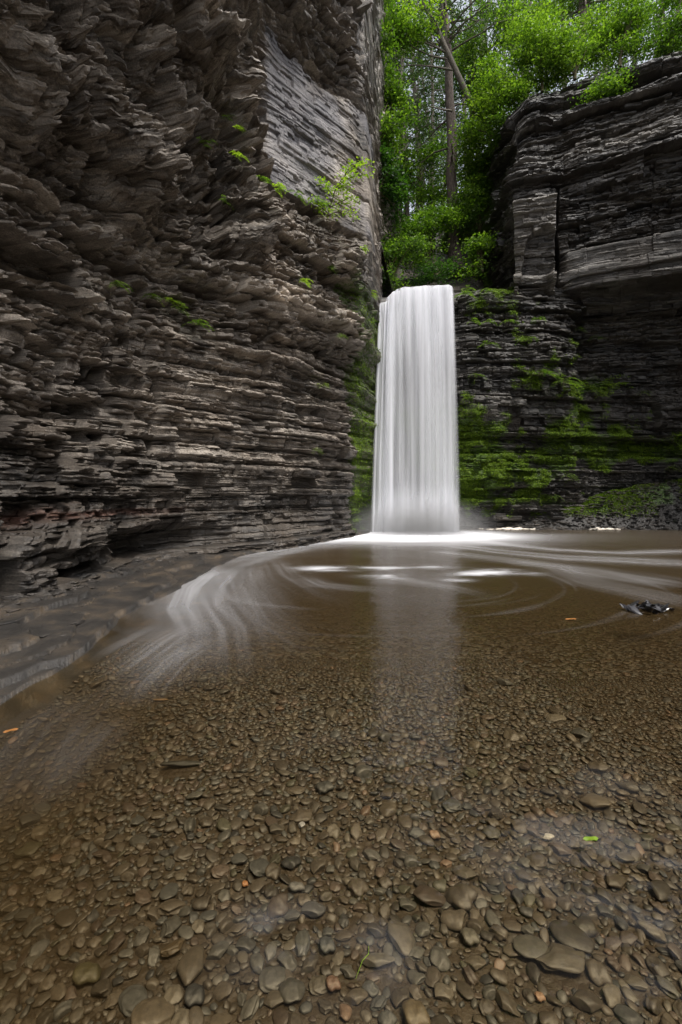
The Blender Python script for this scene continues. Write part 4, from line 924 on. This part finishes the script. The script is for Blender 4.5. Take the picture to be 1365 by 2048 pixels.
# broadleaf shrubs and young trees; (name, blobs as (px,py,Y,rpx,rpy), count, leafsize, material, label, root(px,py,Y), bias)
SHR = [
 ('shrub', [(765, 130, 19, 26, 70), (778, 60, 20, 24, 60)], 5200, .15, 'leaf', 'mid green leafy shrub hanging high beside the edge of the left cliff', (748, 190, 18.5), -.05),
 ('shrub', [(770, 270, 18.5, 26, 50), (790, 220, 20, 22, 40)], 4600, .14, 'leaf', 'bright green shrub on the left side of the ravine, middle height', (750, 320, 18), 0),
 ('shrub', [(768, 345, 18, 22, 45), (785, 390, 18.5, 16, 40)], 4200, .15, 'leaf_dark', 'dark green shrub clinging to the left side of the ravine', (752, 400, 17.8), 0),
 ('shrub', [(795, 505, 18.6, 42, 34), (775, 545, 17.8, 24, 22)], 5200, .12, 'leaf', 'soft green shrub just above the left part of the waterfall lip', (790, 560, 18.6), -.12),
 ('shrub', [(850, 460, 20, 55, 45), (880, 420, 20.5, 30, 34), (830, 500, 19.5, 40, 25)], 9500, .13, 'leaf', 'broad bright green maple bush left of the main trunk above the lip', (860, 545, 20), .0),
 ('shrub', [(845, 385, 23, 50, 25), (815, 330, 24, 40, 45), (860, 300, 24, 30, 40)], 8200, .14, 'leaf', 'layered green young tree behind the maple bush in the middle of the ravine', (845, 450, 24), -.05),
 ('shrub', [(880, 525, 19, 30, 16), (850, 545, 18.6, 34, 12)], 2600, .11, 'leaf_dark', 'low dark undergrowth at the foot of the main trunk', (870, 560, 18.8), .1),
 ('shrub', [(955, 350, 21.5, 36, 60), (945, 430, 21, 30, 50)], 8200, .13, 'leaf', 'tall green shrub between the main trunk and the right cliff', (960, 480, 21.2), 0),
 ('shrub', [(962, 500, 18.8, 24, 28), (945, 530, 18.5, 16, 14)], 2600, .13, 'leaf', 'small bright shrub at the foot of the right cliff corner beside the lip', (965, 545, 18.8), .05),
 ('shrub', [(960, 245, 20.5, 34, 50), (985, 200, 20, 34, 40), (940, 300, 21, 24, 30)], 7600, .13, 'leaf', 'yellow green bush spilling over the left corner of the right cliff', (1000, 300, 20.5), .18),
 ('shrub', [(1020, 150, 19, 48, 44), (1000, 195, 18.8, 30, 26)], 7200, .12, 'leaf', 'bright bush on the left shoulder of the right cliff top', (1030, 215, 18.8), .22),
 ('shrub', [(1080, 110, 18.6, 55, 48), (1060, 60, 19.5, 50, 40)], 8600, .12, 'leaf', 'large sunlit bush left of the stout trunk on the right cliff', (1085, 185, 18.6), .25),
 ('shrub', [(1150, 110, 18.2, 48, 34), (1190, 80, 18.8, 42, 38)], 7800, .12, 'leaf', 'sunlit bush in front of the stout trunk on the right cliff', (1150, 160, 18.2), .22),
 ('shrub', [(1230, 60, 18.5, 55, 48), (1270, 90, 18, 34, 24)], 7000, .12, 'leaf', 'green bush right of the stout trunk on the right cliff', (1240, 135, 18), .12),
 ('shrub', [(1320, 40, 17.6, 56, 48), (1350, 85, 17.2, 40, 22)], 6600, .12, 'leaf', 'mid green bush at the top right corner of the cliff', (1330, 120, 17.3), -.05),
 ('shrub', [(1008, 262, 19.2, 26, 26)], 2400, .12, 'leaf', 'small bush in the notch at the left corner of the right cliff top', (1015, 290, 19.2), .05),
 ('shrub', [(1225, 172, 16.6, 38, 16), (1195, 185, 16.7, 24, 12)], 2600, .11, 'leaf', 'compact round bush hanging over the face of the right cliff', (1220, 165, 17.1), -.02),
 ('shrub', [(1000, 40, 24, 60, 50), (940, 90, 25, 30, 50)], 5400, .15, 'leaf', 'airy green canopy behind the leaning trunk', (985, 170, 25), .05),
 ('shrub', [(1180, 10, 22, 70, 40), (1110, 0, 22, 50, 40)], 6000, .13, 'leaf', 'leafy canopy at the top edge above the stout trunk', (1190, 120, 22), .1),
 ('shrub', [(800, 30, 21, 50, 34), (830, 60, 20, 30, 18)], 3000, .14, 'leaf', 'overhanging spray of green leaves at the top of the ravine gap', (752, 90, 20), .12),
 ('shrub', [(935, 170, 27, 40, 60)], 3400, .16, 'leaf_dark', 'dull green tree behind the crossing of the two trunks', (940, 330, 27), .2),
]
for i, (nm, bl, n, sz, mt, lab, rt, bi) in enumerate(SHR):
    blobs = []
    for x, y, Y, rx, ry in bl:
        c0 = np.array(P(x, y, Y)); rx_, ry_ = rx/F*Y, ry/F*Y
        for _ in range(6):
            o_ = np.array([fr_.uniform(-1, 1)*rx_*.85, fr_.uniform(-1, 1)*(rx_+ry_)*.35, fr_.uniform(-1, 1)*ry_*.85]); k_ = fr_.uniform(.32, .62)
            blobs.append((*(c0+o_), rx_*k_, (rx_+ry_)*.45*k_, ry_*k_*.75))
    broadleaf(nm, P(*rt), blobs, n, sz*.78, M[mt], 500+i*3, lab, 'shrub', trunk_r=.07, bias=bi, clump=.27, limbs=16)

# sapling growing from the ledge at the foot of the slab
def sapling():
    Y = 12.6; root = np.array(P(655, 432, Y)); R = empty('sapling', root, label='delicate lime green sapling arching from the ledge of the left cliff beside the ravine', cat='sapling')
    mb = MB(); pts = []; r = np.random.default_rng(90)
    brs = [[(655, 432), (665, 400), (672, 375), (690, 350), (715, 332), (745, 328)], [(668, 395), (655, 375), (640, 362)], [(672, 375), (690, 360), (710, 352), (738, 348)],
           [(660, 415), (680, 405), (700, 395), (712, 402)], [(655, 432), (670, 425), (690, 422), (708, 432)], [(690, 350), (700, 335), (722, 330)], [(655, 425), (640, 412), (625, 405)], [(672, 380), (684, 372), (694, 378)]]
    for b_ in brs:
        q = curve_pts([P(x, y, Y-.12*k) for k, (x, y) in enumerate(b_)], 10)-root; mb.tube(q, np.linspace(.016, .005, 10), 5)
        m_ = 95; k = r.integers(2, 10, m_); pts.append(q[k]+r.normal(0, 1, (m_, 3))*np.array([.10, .10, .055]))
    obj('stem', mb.mesh('stem', M['stem']), R); pts = np.concatenate(pts); v, f = leaf_quads(pts, .085, .55, 91, .55)
    obj('leaves', mesh_np('leaves', v, f, M['leaf_lime'], False, {'tint': np.repeat(r.random(len(pts)), 4)}), R)
sapling()

# small ledge plants and ferns
def frond_plant(name, p, n, ln, mat, seed, label, out=(0, -1), group=None):
    R = empty(name, p, label=label, cat='fern' if 'fern' in name else 'plant', group=group); r = np.random.default_rng(seed); V = []; Fq = []; T = []; nb_ = 0; mb = MB()
    for k in range(n):
        a = math.atan2(out[1], out[0])+r.normal(0, .9); L_ = ln*r.uniform(.6, 1.15); t_ = np.linspace(0, 1, 9); up = r.uniform(.2, .8)
        c = np.stack([math.cos(a)*t_*L_, math.sin(a)*t_*L_, up*L_*t_-(up+.45)*L_*t_**2], 1)+r.normal(0, .03, 3)
        mb.tube(c, np.linspace(.005, .002, 9), 4)
        side = np.array([-math.sin(a), math.cos(a), 0]); d = np.array([math.cos(a), math.sin(a), -.2])
        for j in range(1, 9):
            w_ = L_*.20*math.sin(pi*min(1, (j+.6)/9.6))+.01
            for sg in (-1, 1):
                b0 = c[j]; tip = b0+side*sg*w_+d*w_*.5-np.array([0, 0, w_*.2]); wd = d*L_*.045
                V.append([b0-wd, (b0+tip)/2-wd*1.2, tip, (b0+tip)/2+wd*1.2]); Fq.append(np.arange(4)+nb_); nb_ += 4; T += [np.clip(.5+r.normal(0, .25), 0, 1)]*4
    obj('stem', mb.mesh('stem', M['stem']), R)
    obj('leaves', mesh_np('leaves', np.array(V).reshape(-1, 3), Fq, M[mat], False, {'tint': np.array(T)}), R); return R
def surf_find(co, px, py):
    """point of a cliff grid that projects nearest to a photo pixel"""
    q = co.reshape(-1, 3); s_ = q[:, 1] > 2
    u_ = np.where(s_, CX+F*q[:, 0]/np.maximum(q[:, 1], .1), 1e6); v_ = HY-F*(q[:, 2]-H)/np.maximum(q[:, 1], .1)
    e = (u_-px)**2+(v_-py)**2; c = np.where(e < 60)[0]
    if len(c) == 0: c = [int(np.argmin(e))]
    return q[c[int(np.argmin(q[c, 1]))]].copy()
LP = [(450, 245, 'tuft of green leaves in a crack high on the left cliff'), (468, 262, 'small plant below the high crack tuft on the left cliff'), (322, 192, 'lone green plant on the dark overhang of the left cliff'),
      (405, 296, 'tiny plant at the left end of the high buttress'), (475, 322, 'plant in the recess left of the smooth slab'), (445, 413, 'plant beside the deep vertical joint on the left cliff'), (520, 370, 'red and green plant at the left end of the slab ledge'),
      (560, 383, 'bright plant on the slab ledge, left part'), (595, 398, 'bright plant on the slab ledge, middle part'), (632, 418, 'leafy plant on the slab ledge just left of the sapling'), (730, 495, 'yellow green plant at the cliff edge above the waterfall lip'),
      (240, 577, 'plant low on the blocky left part of the cliff'), (296, 598, 'plant right of the low blocky plant'), (348, 603, 'upper plant of the green patch in the middle of the left cliff'), (362, 622, 'middle plant of the green patch on the left cliff'), (392, 655, 'lowest plant of the green patch on the left cliff'),
      (610, 560, 'plant under the pale bed on the left cliff'), (655, 545, 'plant right of the pale bed on the left cliff'), (685, 670, 'plant near the mossy corner below the pale bed'), (650, 770, 'lime plant left of the mossy corner'), (700, 760, 'plant in the upper mossy corner left of the fall'),
      (745, 640, 'trailing plant beside the top of the fall on its left'), (748, 590, 'small plant at the left end of the lip'), (630, 905, 'plant low beside the mossy corner')]
for i, (px, py, lab) in enumerate(LP):
    p = surf_find(Lco, px, py); frond_plant('ledge_plant', p+np.array([.03, -.06, 0]), 9, (.17 if i < 6 else .24) if i not in (9, 15) else .36, 'leaf_lime' if i % 3 == 1 else 'leaf', 600+i, lab, (.7, -.7))
RP = [(930, 560, 'fern at the right end of the waterfall lip'), (932, 585, 'trailing fern just below the right end of the lip'), (985, 580, 'fern on the shelf right of the lip'), (1020, 572, 'fern at the right end of the shelf above the mossy wall'), (940, 640, 'fern clump high beside the right edge of the fall'),
      (975, 640, 'fern clump left of the middle of the wall, upper row'), (1010, 650, 'fern clump in the middle of the upper row'), (1065, 640, 'fern under the pale buttress'), (978, 690, 'hanging fern below the upper row'), (1060, 680, 'fern clump right of the hanging fern'), (1160, 665, 'fern at the vertical joint of the right cliff'),
      (1195, 680, 'fern right of the vertical joint'), (1085, 745, 'largest bright fern clump, left half, on the mossy wall'), (1120, 765, 'largest bright fern clump, right half, on the mossy wall'), (1195, 795, 'fern clump on the dark rock right of the largest clump'), (950, 760, 'fern beside the fall at mid height'),
      (1135, 950, 'fern low on the mossy wall above the bank'), (1330, 940, 'broad leaved plants at the right edge above the bank'), (1325, 968, 'small plant on the mossy bank at the right edge'), (1105, 1000, 'fern where the bank meets the mossy wall'), (1280, 780, 'small fern high in the dark recess at right'), (935, 830, 'fern low beside the right edge of the fall')]
for i, (px, py, lab) in enumerate(RP):
    p = surf_find(Bco, px, py); frond_plant('fern', p+np.array([0, -.10, 0]), 14 if i in (12, 13, 17) else 9, .62 if i in (12, 13) else .40, 'leaf', 700+i, lab, (0, -1))

# moss cushions on the wall right of the fall (one uncountable mat)
def moss_mat(name, co, moss, n, seed, label, size=.045):
    r = np.random.default_rng(seed); q = co.reshape(-1, 3)
    d = np.zeros_like(moss); ledge = np.zeros_like(moss); ledge[:-1] = np.clip((co[:-1, :, 1]-co[1:, :, 1])*-12, 0, 1)
    noise = fbm(co[..., 0]*2.2, co[..., 2]*3.0, seed, 4)
    w_ = (np.clip(moss+noise-.98, 0, 1)**1.2*(.25+1.6*ledge)).ravel(); q1 = (CX+F*q[:, 0]/np.maximum(q[:, 1], .1)); w_ = w_*(q1 < 1420)*(q[:, 1] > 5); w_ /= w_.sum()
    idx = r.choice(len(q), n, p=w_); p = q[idx]+r.normal(0, 1, (n, 3))*np.array([.025, .03, .018])+np.array([0, -.03, 0])
    v, f = leaf_quads(p, size, .3, seed+1, .5, droop=np.array([0, -.35, -.5]))
    obj(name, mesh_np(name, v, f, M['mossm'], False, {'tint': np.repeat(np.clip(.5+r.normal(0, .25, n), 0, 1), 4)}), kind='stuff', label=label, cat='moss')
moss_mat('moss', Bco, Bmoss, 170000, 801, 'bright green moss mats hanging in horizontal bands on the dark wall right of the fall')
r = np.random.default_rng(820); n = 60000; px = r.uniform(1060, 1430, n); y = r.uniform(17.2, 18.9, n); x = (px-CX)/F*y; z = bed_z(x, y)[0]
k_ = (r.random(n) < ss(.32, .55, fbm(x*.8, y*1.2, 821, 3))*ss(.35, .75, z)); p = np.stack([x, y, z+.03], 1)[k_]; v, f = leaf_quads(p, .06, .5, 822, .5)
obj('moss', mesh_np('moss', v, f, M['mossm'], False, {'tint': np.repeat(np.clip(.5+r.normal(0, .25, len(p)), 0, 1), 4)}), kind='stuff', label='bright moss and seedlings on the slate bank at the right', cat='moss')
Lm = (ss(12.9, 13.9, Lus)[None]*(1-ss(6.5, 8.5, Lzs))[:, None]*(1-ss(16, 16.3, Lus))[None]*ss(.4, 1.0, Lzs)[:, None])*.75
moss_mat('moss', Lco[:len(Lzs)], Lm, 22000, 811, 'moss and small leaves in the damp corner left of the fall')

# ------------------------------------------------------------------ things in the pool
def leaf_thing(px, py, size, mat, label, rot, z=.012, name='fallen_leaf'):
    x, y = G(px, py); v = []; n = 12
    for k in range(n):
        a = 2*pi*k/n; rr = size*(1-.25*abs(math.sin(2*a))); v.append((math.cos(a)*rr, math.sin(a)*rr*.42, .004*math.sin(3*a)))
    top = [(0, 0, .006)]+v; bot = [(a_, b_, c_-.0015) for a_, b_, c_ in top]; fs = []
    for k in range(n): fs.append((0, 1+k, 1+(k+1) % n)); fs.append((n+1, n+2+(k+1) % n, n+2+k))
    me = mesh_np(name, top+bot, fs, M[mat], True, {'tint': np.full(2*(n+1), .5)}); R = empty(name, (x, y, z), label=label, cat='leaf'); R.rotation_euler = (0, 0, rot); obj('leaf_blade', me, R)
    mb = MB(); mb.tube([(size*.9, 0, .003), (size*1.25, size*.05, .004), (size*1.5, size*.15, .003)], [.0015, .0012, .001], 5); obj('leaf_stalk', mb.mesh('leaf_stalk', M['stem']), R)
leaf_thing(1142, 1240, .065, 'dead_leaf', 'orange brown dead leaf floating left of the dark debris heap', .1)
leaf_thing(22, 1465, .035, 'dead_leaf', 'small orange leaf on dark water at the left edge', .6)
leaf_thing(1182, 1683, .03, 'leaf_lime', 'small green leaf on the water right of the white pebble', .05)
m, t, b = newmat('wet_debris'); b.inputs['Base Color'].default_value = (.025, .024, .026, 1); b.inputs['Roughness'].default_value = .18; M['debris'] = m
def debris():
    x, y = G(1292, 1222); R = empty('debris_heap', (x, y, 0), label='heap of wet black leaves and slate breaking the water at the right', cat='debris'); r = np.random.default_rng(66)
    for k in range(26):
        v = stone_shape(ICO[2][0], 1500+k, .16, .9)*r.uniform(.035, .075)*np.array([1.3, .8, 1]); a, b_, c = r.uniform(-.7, .7), r.uniform(-.9, .9), r.uniform(0, 6)
        ca, sa = math.cos(a), math.sin(a); v = v@np.array([[1, 0, 0], [0, ca, -sa], [0, sa, ca]]); ca, sa = math.cos(b_), math.sin(b_); v = v@np.array([[ca, 0, sa], [0, 1, 0], [-sa, 0, ca]])
        ca, sa = math.cos(c), math.sin(c); v = v@np.array([[ca, -sa, 0], [sa, ca, 0], [0, 0, 1]]); q = r.normal(0, 1, 2); v += np.array([q[0]*.13, q[1]*.05, .03+.05*math.exp(-q[0]**2)*r.random()])
        obj('slate_flake' if k % 3 else 'wet_leaf', mesh_np('flake', v, ICO[2][1], M['debris'], False), R)
debris()
# froth washed against the far bank
m, t, b = newmat('froth'); b.inputs['Base Color'].default_value = (.75, .68, .58, 1); b.inputs['Roughness'].default_value = .8; M['froth'] = m
for j, (pxa, pxb, lab) in enumerate(((955, 1085, 'long line of cream froth along the far bank right of the fall'), (1160, 1250, 'short line of cream froth along the far bank at right'))):
    r = np.random.default_rng(70+j); V = []; Fq = []; nb = 0
    for k in range(150):
        px = pxa+(pxb-pxa)*r.beta(2, 2); x, y = G(px, 1058.5+r.normal(0, .8)); rr = r.uniform(.03, .10)*(1.3 if abs(px-(pxa+pxb)/2-8) < 22 else .8)
        v = SHAPES[2][k % NSH]*rr*np.array([1.7, 1, 1.1])+np.array([x, y, .02]); V.append(v); Fq.append(ICO[2][1]+nb); nb += len(v)
    obj('froth', mesh_np('froth', np.concatenate(V), np.concatenate(Fq), M['froth'], True), label=lab, cat='froth')
# yellow grass blade on the stones at the bottom
mb = MB(); x, y = G(738, 1900, 0); x2, y2 = G(712, 1962, 0)
mb.tube([(x, y, .012), (x-.002, y-.03, .02), ((x+x2)/2, (y+y2)/2, .012), (x2, y2, .006)], [.0007, .0011, .0009, .0005], 5)
obj('grass_blade', mb.mesh('grass_blade', M['leaf_lime'], True, {'tint': np.full(20, .5)}), label='thin yellow green grass blade caught below the wedge stone', cat='grass blade')
print('scene built; pebbles', nP)
